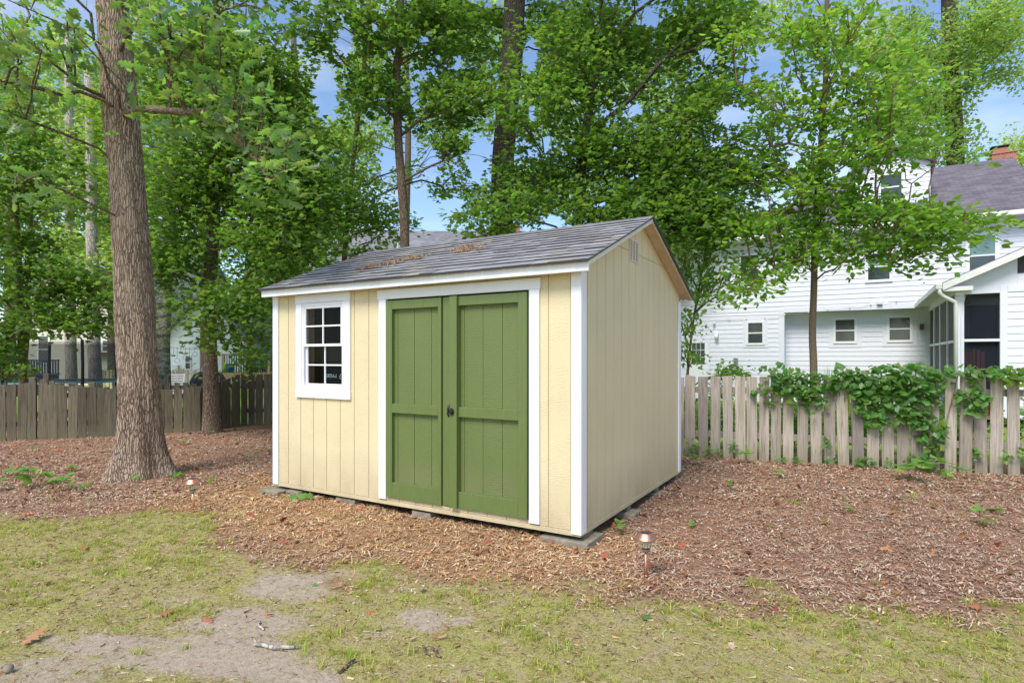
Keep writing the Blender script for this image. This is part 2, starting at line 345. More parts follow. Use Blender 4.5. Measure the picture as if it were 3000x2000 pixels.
def dirt_at(x, y):
    d = np.maximum(y, .5); px = 1500 + x / d * F; py = V0 + H * F / d
    wx = (fbm(x, y, 2.2, 4, 3) - .5) * 150; wy = (fbm(x, y, 2.2, 4, 9) - .5) * 70
    r = np.zeros_like(np.asarray(x, float))
    for cx, cy, rx, ry, a in DIRT:
        q = ((px + wx - cx) / rx) ** 2 + ((py + wy - cy) / ry) ** 2
        r = np.maximum(r, a * (1 - sstep(.15, 1.9, q)))
    return r * (.35 + .65 * sstep(.30, .62, fbm(x, y, 5, 5, 21) + .12))
def mulch_at(x, y): return sstep(-.34, .30, y - edge_y(x) + (fbm(x, y, 2.5, 5, 5) - .5) * 1.0)
def fresh_at(x, y):
    lx, ly = to_local(SHED, x, y)
    return sstep(-1.65, -.85, ly + (fbm(x, y, 1.5, 3, 8) - .5) * .8) * (1 - sstep(.35, .75, ly)) * sstep(-5.0, -4.0, lx) * (1 - sstep(.1, 1.1, lx + (fbm(x, y, 2, 3, 2) - .5)))
RF0, RF1 = Vector((2.51, 8.65, 0)), Vector((6.30, 7.17, 0)); RFU = (RF1 - RF0).normalized()
def behind_right(x, y): return (y - RF0.y) - (x - RF0.x) * RFU.y / RFU.x     # > 0 beyond the right fence line
def gz(x, y):
    x = np.asarray(x, float); y = np.asarray(y, float)
    near = 1 - sstep(11, 16, np.hypot(x, y))
    return near * ((fbm(x, y, 1.1, 4, 1) - .5) * .05 + (fbm(x, y, 9, 3, 7) - .5) * .016)
xs = np.concatenate([np.linspace(-160, -11, 40)[:-1], np.arange(-11, 11.001, .055), np.linspace(11, 160, 40)[1:]])
ys = np.concatenate([np.linspace(-60, 2.0, 12)[:-1], np.arange(2.0, 13.3, .055), np.linspace(13.3, 260, 45)[1:]])
X, Y = np.meshgrid(xs, ys); Z = gz(X, Y); nx, ny = len(xs), len(ys)
Vg = np.stack([X.ravel(), Y.ravel(), Z.ravel()], 1)
ii = (np.arange(ny - 1)[:, None] * nx + np.arange(nx - 1)[None, :]).ravel()
idx = np.stack([ii, ii + 1, ii + nx + 1, ii + nx], 1).ravel()
k = NM('ground')
att = {n: k.attr(n).outputs['Fac'] for n in ('mulch', 'fresh', 'dirt', 'lawn')}
v = k.coord((1, 1, 1))
n1 = k.noise(v, 3.5, 8, .65); n2 = k.noise(v, 28, 6, .7); n3 = k.noise(v, 120, 4, .7); n4 = k.noise(v, 9, 5, .6)
n5 = k.noise(v, 70, 6, .75); gm_ = k.mix(.55, n2, n5); grassc = k.ramp(gm_, [(.34, (.13, .09, .05)), (.44, (.30, .22, .115)), (.50, (.37, .34, .11)), (.56, (.40, .36, .17)), (.68, (.56, .46, .32))])
grassc = k.mix(k.ramp(n4, [(.45, 0.0), (.62, .65)]), grassc, k.ramp(n5, [(.35, (.24, .16, .10)), (.5, (.42, .32, .21)), (.68, (.56, .45, .34))]))
n6 = k.noise(v, 2.3, 5, .6); grassc = k.mix(k.ramp(n6, [(.5, 0.0), (.66, .5)]), grassc, k.ramp(n5, [(.35, (.24, .26, .05)), (.65, (.46, .46, .10))]))
dirtc = k.ramp(k.mix(.4, n2, n5), [(.34, (.17, .12, .08)), (.43, (.37, .295, .22)), (.55, (.47, .385, .295)), (.70, (.58, .49, .39))])
mulchc = k.ramp(n2, [(.3, (.12, .06, .04)), (.5, (.30, .17, .11)), (.7, (.46, .29, .20))])
freshc = k.ramp(n2, [(.25, (.13, .07, .035)), (.5, (.36, .21, .11)), (.75, (.52, .34, .2))])
lawnc = k.ramp(n1, [(.3, (.16, .24, .045)), (.7, (.30, .38, .09))])
fzn = k.mix(.5, k.mix(.5, n4, n2), n5); fz = k.n('ShaderNodeMath', operation='MULTIPLY_ADD'); k.l(fzn, fz.inputs[0]); fz.inputs[1].default_value = 3.2; fz.inputs[2].default_value = -1.6
def fuzz(a):
    s_ = k.n('ShaderNodeMath', operation='ADD', use_clamp=True); k.l(a, s_.inputs[0]); k.l(fz.outputs[0], s_.inputs[1]); return k.ramp(s_.outputs[0], [(.25, 0), (.75, 1)])
col = k.mix(fuzz(att['dirt']), grassc, dirtc)
col = k.mix(fuzz(att['mulch']), col, k.mix(att['fresh'], mulchc, freshc))
col = k.mix(fuzz(att['lawn']), col, lawnc)
hh = k.mix(.5, n2, n3); k.bsdf(col, .95, hh, .9, .02, .12); M['ground'] = k.m
g = np_mesh('ground', Vg, np.full(len(ii), 4), idx, M['ground'], smooth=True); tag(g, kind='structure')
def fattr(me, name, val): a = me.attributes.new(name, 'FLOAT', 'POINT'); a.data.foreach_set('value', np.asarray(val, np.float32).ravel())
mul = mulch_at(X, Y); br = behind_right(X, Y)
beyond = np.where((X > -3), sstep(.8, 1.4, br + (fbm(X, Y, .8, 3, 4) - .5)), sstep(12.9, 13.6, Y + (X + 5) * -.1))
fattr(g.data, 'mulch', mul * (1 - beyond)); fattr(g.data, 'fresh', fresh_at(X, Y)); fattr(g.data, 'dirt', dirt_at(X, Y) * (1 - mul)); fattr(g.data, 'lawn', beyond)

# ---------------------------------------------------------------- leaf templates and clouds of leaves
def mirror(half):
    """two polygons folded on the midrib"""
    n = len(half); V = [(x, y, -abs(y) * .28) for x, y in half] + [(x, -y, -abs(y) * .28) for x, y in half[1:-1]]
    f1 = list(range(n)); f2 = [0] + list(range(n, n + n - 2)) + [n - 1]; f2 = f2[::-1]
    return np.array(V), [f1, f2]
T_MAPLE = mirror([(0, 0), (-.05, .30), (.22, .25), (.40, .52), (.50, .22), (.74, .20), (1, 0)])
T_OAK = mirror([(0, 0), (.13, .06), (.24, .20), (.32, .09), (.46, .34), (.56, .13), (.72, .30), (.78, .13), (.92, .15), (1, 0)])
T_OVAL = mirror([(0, 0), (.2, .24), (.5, .31), (.8, .17), (1.05, 0)])
T_VINE = mirror([(.08, 0), (-.1, .28), (.2, .5), (.45, .42), (.62, .27), (1, 0)])
T_FAR = mirror([(0, 0), (.35, .36), (1, 0)])
T_NARROW = mirror([(0, 0), (.4, .13), (1, 0)])
def leaf_mesh(name, P, N, A, S, tmpl, mat, parent=None):
    """P places, N leaf normals, A leaf directions, S sizes"""
    V, Fs = tmpl; n = len(P)
    N = N / np.linalg.norm(N, axis=1, keepdims=True); A = A - N * np.sum(A * N, 1, keepdims=True)
    A = A / np.maximum(np.linalg.norm(A, axis=1, keepdims=True), 1e-6); B = np.cross(N, A)
    S = S[:, None, None]
    VV = P[:, None, :] + S * (V[None, :, 0:1] * A[:, None, :] + V[None, :, 1:2] * B[:, None, :] + V[None, :, 2:3] * N[:, None, :])
    base = (np.arange(n) * len(V))[:, None]
    fl = np.concatenate([np.array(f) for f in Fs]); idx = (base + fl[None, :]).ravel()
    sizes = np.tile([len(f) for f in Fs], n)
    c = rng.rand(n, 4); c[:, 3] = 1
    return np_mesh(name, VV.reshape(-1, 3), sizes, idx, mat, parent, np.repeat(c, len(Fs), 0))
def spray(cen, out, n, rx, rz, up=.45, droop=.25):
    """flat fan of leaves around cen growing towards out"""
    out = np.array(out); out = out / (np.linalg.norm(out) + 1e-6); side = np.cross([0, 0, 1.], out)
    if np.linalg.norm(side) < .1: side = np.array([1., 0, 0])
    side /= np.linalg.norm(side); upv = np.cross(out, side)
    a = rng.rand(n) * 2 * np.pi; r = np.sqrt(rng.rand(n)) * rx
    u = r * np.cos(a) * 1.15; v = r * np.sin(a) * .9; z = rng.randn(n) * rz - droop * r * r / rx
    P = np.array(cen) + u[:, None] * out + v[:, None] * side + z[:, None] * upv
    N = np.array([0, 0, 1.]) + rng.randn(n, 3) * up + out * .25 * (u / rx)[:, None]
    A = out * .6 + side * (v / rx)[:, None] + out * (u / rx)[:, None] + rng.randn(n, 3) * .5
    return P, N, A

# places where the sky shows between the crowns
GAPS = [(1215, 300, 16, 30), (1340, 180, 18, 22), (1240, 120, 16, 18), (1560, 330, 14, 30), (1470, 380, 16, 20), (1800, 430, 14, 10), (1950, 250, 16, 12), (1990, 400, 20, 10), (2090, 420, 24, 12), (2180, 230, 20, 16), (1680, 300, 14, 12), (870, 130, 20, 26), (820, 60, 14, 18), (1100, 80, 16, 22), (2330, 250, 16, 20), (2500, 200, 20, 16), (2290, 380, 16, 14), (1860, 520, 16, 8), (1760, 330, 10, 14), (950, 270, 45, 90), (1262, 480, 24, 60), (1265, 660, 46, 22), (2257, 180, 45, 60), (2150, 335, 60, 35), (1395, 470, 30, 80), (1620, 655, 40, 35),
        (2920, 330, 60, 80), (1010, 120, 30, 60), (1330, 600, 40, 22), (2070, 160, 30, 25), (1560, 160, 22, 60), (1905, 60, 30, 25), (1130, 470, 18, 70), (2480, 500, 30, 18), (1760, 600, 22, 12), (1860, 320, 25, 15), (1600, 420, 18, 26), (2330, 470, 25, 20)]
def in_gap(p, grow=1.0):
    px = 1500 + p[0] / p[1] * F; py = V0 - (p[2] - H) / p[1] * F
    for cx, cy, rx, ry in GAPS:
        if ((px - cx) / (rx * grow)) ** 2 + ((py - cy) / (ry * grow)) ** 2 < 1: return True
    return False

def tree(name, label, trunk, blobs, bark, lmat, tmpl, lsize, per, srx, limbs=(), tr=(.2, .1), group=None, up=.45, gaps=True, srz=.07, bark_crown=True, nside=12, cat='tree', maxr=.09, droop=.25, flare=1.35, glow=None, trunk_fine=False):
    """trunk: pixel polyline with distances; blobs: (px,py,rx,ry,d,dr,count)"""
    T = [W(*p) for p in trunk]; base = Vector((T[0].x, T[0].y, 0))
    root = thing(name, label, cat, base, 0, group)
    T = [Vector((base.x + (T[0].x - base.x), base.y, -.05))] + [t for t in T[1:]] if T[0].z < .4 else [Vector((base.x, base.y, -.05))] + T
    # smooth the trunk polyline
    pts = []
    for i in range(len(T) - 1):
        a, b = T[max(i - 1, 0)], T[i]; c, d = T[i + 1], T[min(i + 2, len(T) - 1)]
        m = 6
        for j in range(m):
            t = j / m; pts.append(.5 * ((2 * b) + (c - a) * t + (2 * a - 5 * b + 4 * c - d) * t * t + (3 * b - a - 3 * c + d) * t ** 3))
    pts.append(T[-1]); npt = len(pts)
    hts = [p.z for p in pts]; zr = max(hts)
    rad = [tr[0] + (tr[1] - tr[0]) * max(0, p.z) / zr for p in pts]
    nodes = [np.array(p) for p in pts]; par = [-1] + list(range(npt - 1)); isT = [True] * npt
    for lb in limbs:
        lp = [W(*q[:3]) for q in lb]; d = [np.linalg.norm(nodes[i] - np.array(lp[0])) for i in range(npt)]; pi = int(np.argmin(d))
        for a_, b_ in zip(lp[:-1], lp[1:]):
            for t in (.5, 1.0):
                q = a_.lerp(b_, t); nodes.append(np.array(q)); par.append(pi); isT.append(False); pi = len(nodes) - 1
    cl = []
    for px, py, rx, ry, d, dr, cnt in blobs:
        k = 0
        while k < cnt:
            q = rng.randn(3); q = q / np.linalg.norm(q) * rng.rand() ** .4
            p = np.array(W(px + q[0] * rx, py + q[1] * ry, d + q[2] * dr)); k += 1
            if p[2] < .5: continue
            if gaps and in_gap(p, 1.25): continue
            cl.append(p)
    if not cl: cl = [np.array(pts[-1])]
    tt = np.array(pts[min(npt - 1, npt * 2 // 3)])
    cl.sort(key=lambda p: min(np.linalg.norm(p - np.array(q)) for q in pts[::3]))
    N = np.zeros((len(nodes) + len(cl) * 4 + 8, 3)); n0 = len(nodes); N[:n0] = nodes; cost = np.zeros(len(N)); leafn = []
    for p in cl:
        D = N[:n0] - p; dist = np.sqrt((D ** 2).sum(1)); pen = np.maximum(0, N[:n0, 2] - p[2] + .25) * 1.4
        j = int(np.argmin(dist + pen + cost[:n0] * .25))
        a = N[j].copy(); L_ = np.linalg.norm(p - a); k = 3 if L_ > .7 else 2; pi = j
        for s_ in range(1, k + 1):
            t = s_ / k; q = a + (p - a) * t; q[2] += math.sin(t * math.pi) * .07 * L_
            if s_ < k: q += rng.randn(3) * .045 * L_
            N[n0] = q; par.append(pi); isT.append(False); cost[n0] = cost[pi] + L_ / k; pi = n0; n0 += 1
        leafn.append(pi)
    wgt = np.zeros(n0)
    for i in leafn: wgt[i] += 1
    for i in range(n0 - 1, npt - 1, -1): wgt[par[i]] += max(wgt[i], .3)
    bmb = MB(); rr = np.minimum(maxr, .0065 * np.maximum(wgt, .5) ** .47 + .0015)
    kids = {}
    for i in range(npt, n0): kids.setdefault(par[i], []).append(i)
    done = set()
    for i in range(npt, n0):
        if i in done: continue
        ch = [par[i], i]; done.add(i); c = i
        while kids.get(c):
            nxt = max((q for q in kids[c]), key=lambda q: wgt[q])
            if nxt in done: break
            ch.append(nxt); done.add(nxt); c = nxt
        rads = [min(rr[ch[1]] * 1.15, maxr)] + [rr[q] for q in ch[1:]]
        bmb.tube([Vector(N[q]) - base for q in ch], rads, 5, 1 if False else 0, cap=False)
    # trunk mesh
    tm = MB(); ns = nside
    ring = 4 if trunk_fine else 1; PP = []; RR = []
    for i in range(npt - 1):
        for j in range(ring): PP.append(pts[i].lerp(pts[i + 1], j / ring)); RR.append(rad[i] + (rad[i + 1] - rad[i]) * j / ring)
    PP.append(pts[-1]); RR.append(rad[-1]); Vt = []; Ft = []
    for i, (p, r) in enumerate(zip(PP, RR)):
        for j in range(ns):
            an = 2 * math.pi * j / ns; zz = max(p.z, 0)
            fl = 1 + (flare - 1) * math.exp(-zz / .32) * (1 + .42 * math.sin(an * 3 + 1.3) + .3 * math.sin(an * 5 + .4))
            lump = 1 + .045 * math.sin(an * 3 + p.z * 1.7) + .03 * math.sin(an * 7 + p.z * 4.1) + .02 * math.sin(an * 2 - p.z * 2.6)
            rj = r * fl * lump
            if trunk_fine: rj += .012 * (float(vnoise(an * 9 * 3.1, p.z * 4.5, 1.0)) - .5) * 1.3
            Vt.append(Vector((p.x + math.cos(an) * rj, p.y + math.sin(an) * rj, p.z)) - base)
    for i in range(len(PP) - 1):
        for j in range(ns): Ft.append((i * ns + j, i * ns + (j + 1) % ns, (i + 1) * ns + (j + 1) % ns, (i + 1) * ns + j))
    Ft.append(tuple((len(PP) - 1) * ns + j for j in range(ns)))
    mesh_obj('trunk', Vt, Ft, bark, root, smooth=True)
    if bmb.V: bmb.build('branches', M['bark_dark'] if bark is M['bark_pale'] else (M['bark_brown'] if bark is M['bark_oak'] else bark), root, smooth=True)
    Ps, Ns, As = [], [], []
    for i, p in zip(leafn, cl):
        o = p - tt; o[2] *= .25; n = max(4, int(per * (.55 + .9 * rng.rand()))); rx = srx * (.65 + .7 * rng.rand())
        a, b, c = spray(p, o + rng.randn(3) * .35, n, rx, srz, up, droop); Ps.append(a); Ns.append(b); As.append(c)
    P_ = np.concatenate(Ps); N_ = np.concatenate(Ns); A_ = np.concatenate(As)
    if gaps:
        px = 1500 + P_[:, 0] / P_[:, 1] * F; py = V0 - (P_[:, 2] - H) / P_[:, 1] * F; kp = np.ones(len(P_), bool)
        for cx, cy, rx, ry in GAPS: kp &= (((px - cx) / rx) ** 2 + ((py - cy) / ry) ** 2 > .55 + rng.rand(len(P_)) * .6)
        P_, N_, A_ = P_[kp], N_[kp], A_[kp]
    kp = P_[:, 2] > .3; P_, N_, A_ = P_[kp], N_[kp], A_[kp]
    S = lsize * (.42 + .85 * rng.rand(len(P_)) ** .8)
    leaf_mesh('crown', P_ - np.array(base), N_, A_, S, tmpl, lmat, root)
    return root

# ================================================================ SHED
SL, SW = 3.66, 2.97
shed = thing('garden_shed', 'cream wooden garden shed with double green doors, one small window and grey shingle roof', 'shed', SHED, -TH)
ZB, ZT, ZE, ZR = .118, 2.16, 2.19, 2.845        # siding bottom, post top, eave, ridge
def roof_z(y): return 2.20 + .4 * (min(y, SW - y) + .13) - .035
GW = .0045
def strips(a, b, first, pitch):
    c = [a]; x = first
    while x < b - .02:
        if x > a + .02: c.append(x)
        x += pitch
    return c + [b]
# front wall: plane y=.018, strips split round the window and door openings
def wall_front():
    mb = MB(); OP = [(-3.19, -2.583, 1.142, 2.036), (-2.01, -.47, .15, 2.02)]; z0, z1 = ZB, 2.17
    cs = strips(-SL + .018, -.018, -3.4205 - .0, .1955)
    edges = sorted(set(cs + [o[i] for o in OP for i in (0, 1)]))
    for a, b in zip(edges[:-1], edges[1:]):
        m = (a + b) / 2; segs = [(z0, z1)]
        for o in OP:
            if o[0] - 1e-4 <= m <= o[1] + 1e-4:
                segs = [q for s0, s1 in segs for q in ((s0, min(s1, o[2])), (max(s0, o[3]), s1)) if q[1] - q[0] > .005]
        ga = GW if a in cs and a not in (cs[0],) else 0; gb = GW if b in cs and b != cs[-1] else 0
        for s0, s1 in segs:
            mb.box(a + ga, b - gb, .018, .030, s0, s1)
            if b != edges[-1]: mb.box(b - .006, b + .006, .0225, .0295, s0 + .001, s1 - .001, 1) if gb else None
    return mb
wf = wall_front().build('front_wall', [M['siding'], M['groove']], shed)
def wall_gable(x0, x1):
    mb = MB(); ys = strips(.018, SW - .018, .165, .1955)
    for a, b in zip(ys[:-1], ys[1:]):
        cuts = [a + GW, b - GW]
        if cuts[0] < SW / 2 < cuts[1]: cuts = [cuts[0], SW / 2, cuts[1]]
        for p, q in zip(cuts[:-1], cuts[1:]):
            zp, zq = roof_z(p), roof_z(q); SM = 2.475
            for lo, hi in ((ZB, SM - .003), (SM + .003, 9)):
                tp, tq = min(hi, zp), min(hi, zq)
                if max(tp, tq) <= lo + .01: continue
                tp, tq = max(tp, lo + .001), max(tq, lo + .001)
                mb.hexa([(x0, p, lo), (x1, p, lo), (x1, q, lo), (x0, q, lo)], [(x0, p, tp), (x1, p, tp), (x1, q, tq), (x0, q, tq)])
    xm = (x0 + x1) / 2 + (.003 if x0 < -1 else -.003)
    P = [(.02, ZB + .002), (SW - .02, ZB + .002), (SW - .02, roof_z(.02) - .004), (SW / 2, roof_z(SW / 2) - .004), (.02, roof_z(.02) - .004)]
    mb.add([(xm - .0015, y, z) for y, z in P] + [(xm + .0015, y, z) for y, z in P], [(4, 3, 2, 1, 0), (5, 6, 7, 8, 9)] + [(i, (i + 1) % 5, 5 + (i + 1) % 5, 5 + i) for i in range(5)], 1)
    return mb
wall_gable(-.030, -.018).build('gable_wall', [M['siding'], M['groove']], shed)
wall_gable(-SL + .018, -SL + .030).build('gable_wall', [M['siding'], M['groove']], shed)
MB().box(-SL + .03, -.031, SW - .03, SW - .018, ZB, ZT).build('back_wall', M['siding'], shed)
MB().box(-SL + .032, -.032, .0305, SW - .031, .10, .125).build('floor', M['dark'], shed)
ln_ = MB(); ln_.box(-SL + .034, -SL + .040, .05, SW - .05, .126, 2.1).box(-.046, -.040, .05, SW - .05, .126, 2.1).box(-SL + .045, -.05, SW - .045, SW - .038, .126, 2.1).box(-SL + .045, -.05, .035, SW - .05, 2.112, 2.118); ln_.build('added_dark_liner', M['dark'], shed)  # added dark liner, stands in for the shade seen through the window
MB().box(-2.215, -2.19, .035, .55, .126, 2.1).build('added_dark_panel', M['dark'], shed)  # added dark panel, part of the same stand-in for interior shade
# skirt boards below the siding
sk = MB(); sk.box(-SL + .012, -.012, .012, .034, .078, ZB - .003).box(-.034, -.012, .035, SW - .012, .078, ZB - .003); sk.build('skirt_board', M['siding'], shed, bevel=.002)
# corner boards (front L and sides)
for x0, x1, y0, y1 in ((-.089, 0, 0, .0175), (-.0175, 0, .018, .105), (-SL, -SL + .085, 0, .0175), (-SL, -SL + .0175, .018, .105), (-.0175, 0, SW - .09, SW), (-SL, -SL + .0175, SW - .09, SW)):
    BX('corner_board', M['white'], shed, x0, x1, y0, y1, .095, 2.133 if y1 < .02 else 2.14)
# fascia and rakes
BX('fascia_board', M['white'], shed, -SL - .035, .108, -.113, -.093, 2.118, 2.188)
BX('fascia_board', M['white'], shed, -SL - .035, .108, SW + .093, SW + .113, 2.10, 2.17)
def slope_box(mb, x0, x1, ya, yb, t0, t1, m=0, c=(1, 1, 1, 1)):
    """slab following the front slope, heights t0..t1 above its line; ya>yb side handled by abs"""
    z = lambda y: 2.20 + .4 * (y + .13)
    return mb.hexa([(x0, ya, z(ya) + t0), (x1, ya, z(ya) + t0), (x1, yb, z(yb) + t0), (x0, yb, z(yb) + t0)], [(x0, ya, z(ya) + t1), (x1, ya, z(ya) + t1), (x1, yb, z(yb) + t1), (x0, yb, z(yb) + t1)], m, c)
def back(mb):     # mirror a builder to the back slope
    r = MB(); r.V = [Vector((v.x, SW - v.y, v.z)) for v in mb.V]; r.F = [tuple(reversed(f)) for f in mb.F]; r.M = mb.M; r.Cc = mb.Cc; return r
dk = slope_box(MB(), -SL - .03, .10, -.112, SW / 2, -.028, -.012); dk.build('soffit', M['plywood'], shed); back(dk).build('soffit', M['plywood'], shed)
rk = slope_box(MB(), .0885, .106, -.10, SW / 2, -.052, -.0125); rk.build('rake_board', M['vent'], shed); back(rk).build('rake_board', M['plywood'], shed)
rk = slope_box(MB(), -SL - .032, -SL - .014, -.10, SW / 2, -.052, -.0125); rk.build('rake_board', M['plywood'], shed); back(rk).build('rake_board', M['plywood'], shed)
def shingles(flip):
    mb = MB(); rows = 13; exp_ = (SW / 2 + .145) / rows
    for r_ in range(rows):
        ya = -.145 + r_ * exp_; yb = min(ya + exp_ * 1.08, SW / 2 + .004); x = -SL - .045 - rng.rand() * .1; base = r_ * .0
        while x < .115:
            wd = .11 + rng.rand() * .16; g = (.215 + rng.rand() * .10); tint = rng.rand()
            c = (g * (1 + .05 * (tint - .5)), g * (.965 + .03 * rng.rand()), g * (.97 + .07 * (1 - tint)), 1)
            if rng.rand() < .12: c = (c[0] * 1.1, c[1] * 1.0, c[2] * .85, 1)
            xa, xb = max(x, -SL - .045), min(x + wd - .003, .115)
            th = .006 + rng.rand() * .007; lift = rng.rand() * .003
            if xb > xa + .01: slope_box(mb, xa, xb, ya - rng.rand() * .005, yb, -.010 + .0, .002, 0, (.03, .03, .032, 1)) if False else None
            if xb > xa + .01:
                z = lambda y: 2.20 + .4 * (y + .13); y2 = ya - rng.rand() * .006
                mb.hexa([(xa, y2, z(y2) - .010), (xb, y2, z(y2) - .010), (xb, yb, z(yb) - .010), (xa, yb, z(yb) - .010)],
                        [(xa, y2, z(y2) + th + lift), (xb, y2, z(y2) + th + lift), (xb, yb, z(yb) + .0005), (xa, yb, z(yb) + .0005)], 0, c)
                mb.Cc[-4] = (.05, .05, .055, 1)  # butt face painted dark: tarry cut edge plus shadow line between rows
            x += wd
    return back(mb) if flip else mb
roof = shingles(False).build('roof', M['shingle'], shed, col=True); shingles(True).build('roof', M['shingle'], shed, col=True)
cap = MB(); x = -SL - .04
while x < .11:
    g = .16 + rng.rand() * .08; c = (g, g * .97, g * 1.03, 1); x1 = min(x + .14, .118)
    for sgn in (0, 1):
        y0, y1 = (SW / 2 - .13, SW / 2) if not sgn else (SW / 2 + .13, SW / 2); z0, z1 = 2.846 - .052 + .012, 2.846 + .016
        cap.add([(x, y0, z0), (x1, y0, z0 - .004), (x1, y1, z1 - .004), (x, y1, z1)], [(0, 1, 2, 3) if not sgn else (3, 2, 1, 0)], 0, c)
    x += .135
cap.build('ridge_cap', M['shingle'], shed, col=True)
ed = MB(); slope_box(ed, .1155, .1195, -.148, SW / 2, -.035, .008); back(ed).build('roof_edge', M['black'], shed)
ed = MB(); slope_box(ed, .1155, .1175, -.148, SW / 2, -.011, -.002); ed.build('roof_edge', M['black'], shed)
# gable vent
vt = MB(); vy0, vy1, vz0, vz1 = 1.14, 1.39, 2.385, 2.60
vt.box(-.018, -.006, vy0, vy1, vz0, vz0 + .012).box(-.018, -.006, vy0, vy1, vz1 - .012, vz1).box(-.018, -.006, vy0, vy0 + .012, vz0 + .0125, vz1 - .0125).box(-.018, -.006, vy1 - .012, vy1, vz0 + .0125, vz1 - .0125)
for t in (1, 2): y = vy0 + .006 + (vy1 - vy0 - .012) * t / 3; vt.box(-.0175, -.0065, y - .009, y + .009, vz0 + .0125, vz1 - .0125)
for i in range(13): z = vz0 + .02 + i * .0148; vt.box(-.0168, -.0085, vy0 + .0125, vy1 - .0125, z, z + .0062)
vent = vt.build('gable_vent', M['vent'], shed); BX('vent_opening', M['dark'], vent, -.0178, -.0172, vy0 + .01, vy1 - .01, vz0 + .01, vz1 - .01, bevel=0)
# door surround
BX('door_trim', M['white'], shed, -2.118, -.358, -.004, .0178, 2.021, 2.112)
for a, b in ((-2.103, -2.012), (-.462, -.368)): BX('door_trim', M['white'], shed, a, b, -.002, .0176, .128, 2.0205)
BX('door_stop', M['dark'], shed, -2.0085, -.472, .052, .06, .152, 2.018, bevel=0)
def door(x0, x1, left):
    root = MB()
    py = .030; cs = strips(x0, x1, x0 + .12, .1955 if not left else .2)
    for a, b in zip(cs[:-1], cs[1:]): root.box(a + .003, b - .003, py, py + .012, .158, 2.004)
    root.box(x0 + .001, x1 - .001, py + .005, py + .0115, .159, 2.003)
    d = root.build('door', M['green'], shed); d['label'] = 'left green door leaf' if left else 'right green door leaf with the black latch'
    G_ = M['greentrim']; yf = -.008
    if left:
        BX('stile', G_, d, x0, -1.930, yf, py - .0005, .156, 2.005); BX('stile', G_, d, -1.385, -1.350, yf, py - .0005, .156, 2.005)
        BX('stile', G_, d, -1.343, x1, .008, py - .0005, .156, 2.005); a, b = -1.9295, -1.3855
    else:
        BX('stile', G_, d, x0, -1.162, -.033, py - .0005, .156, 2.005); BX('stile', G_, d, -.560, x1, yf, py - .0005, .156, 2.005); a, b = -1.1615, -.5605
    for z0, z1 in ((1.922, 2.004), (.952, 1.038), (.157, .298)): BX('rail', G_, d, a, b, yf + .001, py - .0008, z0, z1)
    return d
door(-2.005, -1.252, True); dr = door(-1.242, -.478, False)
ht = MB(); ht.tube([(-1.243, -.034, 1.055), (-1.245, -.045, 1.03), (-1.245, -.047, .975), (-1.243, -.036, .95)], [.007, .009, .009, .005], 8)
ht.lathe([(.001, 0), (.022, .0), (.026, .006), (.020, .014), (.001, .016)], 18)
for i in range(len(ht.V) - 90, len(ht.V)):
    p = ht.V[i]; ht.V[i] = Vector((-1.21 + p.x * .9, -.034 - p.z * 1.5, 1.0 + p.y * 1.15))
ht.build('latch', M['black'], dr, smooth=False)
# window
wn = thing('window', None, None, (0, 0, 0)); wn.parent = shed
X0, X1, Z0, Z1 = -3.19, -2.583, 1.142, 2.036
BX('window_trim', M['white'], wn, -3.286, -2.482, -.006, .0175, 2.0365, 2.128); BX('window_trim', M['white'], wn, -3.286, -2.482, -.006, .0175, 1.052, 1.1415)
BX('window_trim', M['white'], wn, -3.280, X0, -.004, .0173, Z0, Z1); BX('window_trim', M['white'], wn, X1, -2.486, -.004, .0173, Z0, Z1)
fr = MB(); fr.box(X0 + .001, X0 + .022, .006, .07, Z0 + .001, Z1 - .001).box(X1 - .022, X1 - .001, .006, .07, Z0 + .001, Z1 - .001).box(X0 + .0225, X1 - .0225, .006, .07, Z0 + .001, Z0 + .032).box(X0 + .0225, X1 - .0225, .006, .07, Z1 - .032, Z1 - .001)
fr.build('window_frame', M['white'], wn, bevel=.002)
def sash(z0, z1, y):
    s_ = MB(); a, b = X0 + .0235, X1 - .0235
    s_.box(a, a + .022, y, y + .02, z0, z1).box(b - .022, b, y, y + .02, z0, z1).box(a + .0225, b - .0225, y, y + .02, z0, z0 + .026).box(a + .0225, b - .0225, y, y + .02, z1 - .026, z1)
    mxx = (a + b) / 2; mz = (z0 + z1) / 2; s_.box(mxx - .008, mxx + .008, y + .002, y + .014, z0 + .0265, z1 - .0265)
    s_.box(a + .0225, mxx - .0085, y + .002, y + .014, mz - .008, mz + .008).box(mxx + .0085, b - .0225, y + .002, y + .014, mz - .008, mz + .008)
    o = s_.build('sash', M['white'], wn, bevel=.0015); MB().box(a + .01, b - .01, y + .0155, y + .0185, z0 + .01, z1 - .01).build('pane', M['glass'], wn)
sash(1.585, 2.004, .012); sash(1.174, 1.612, .038)
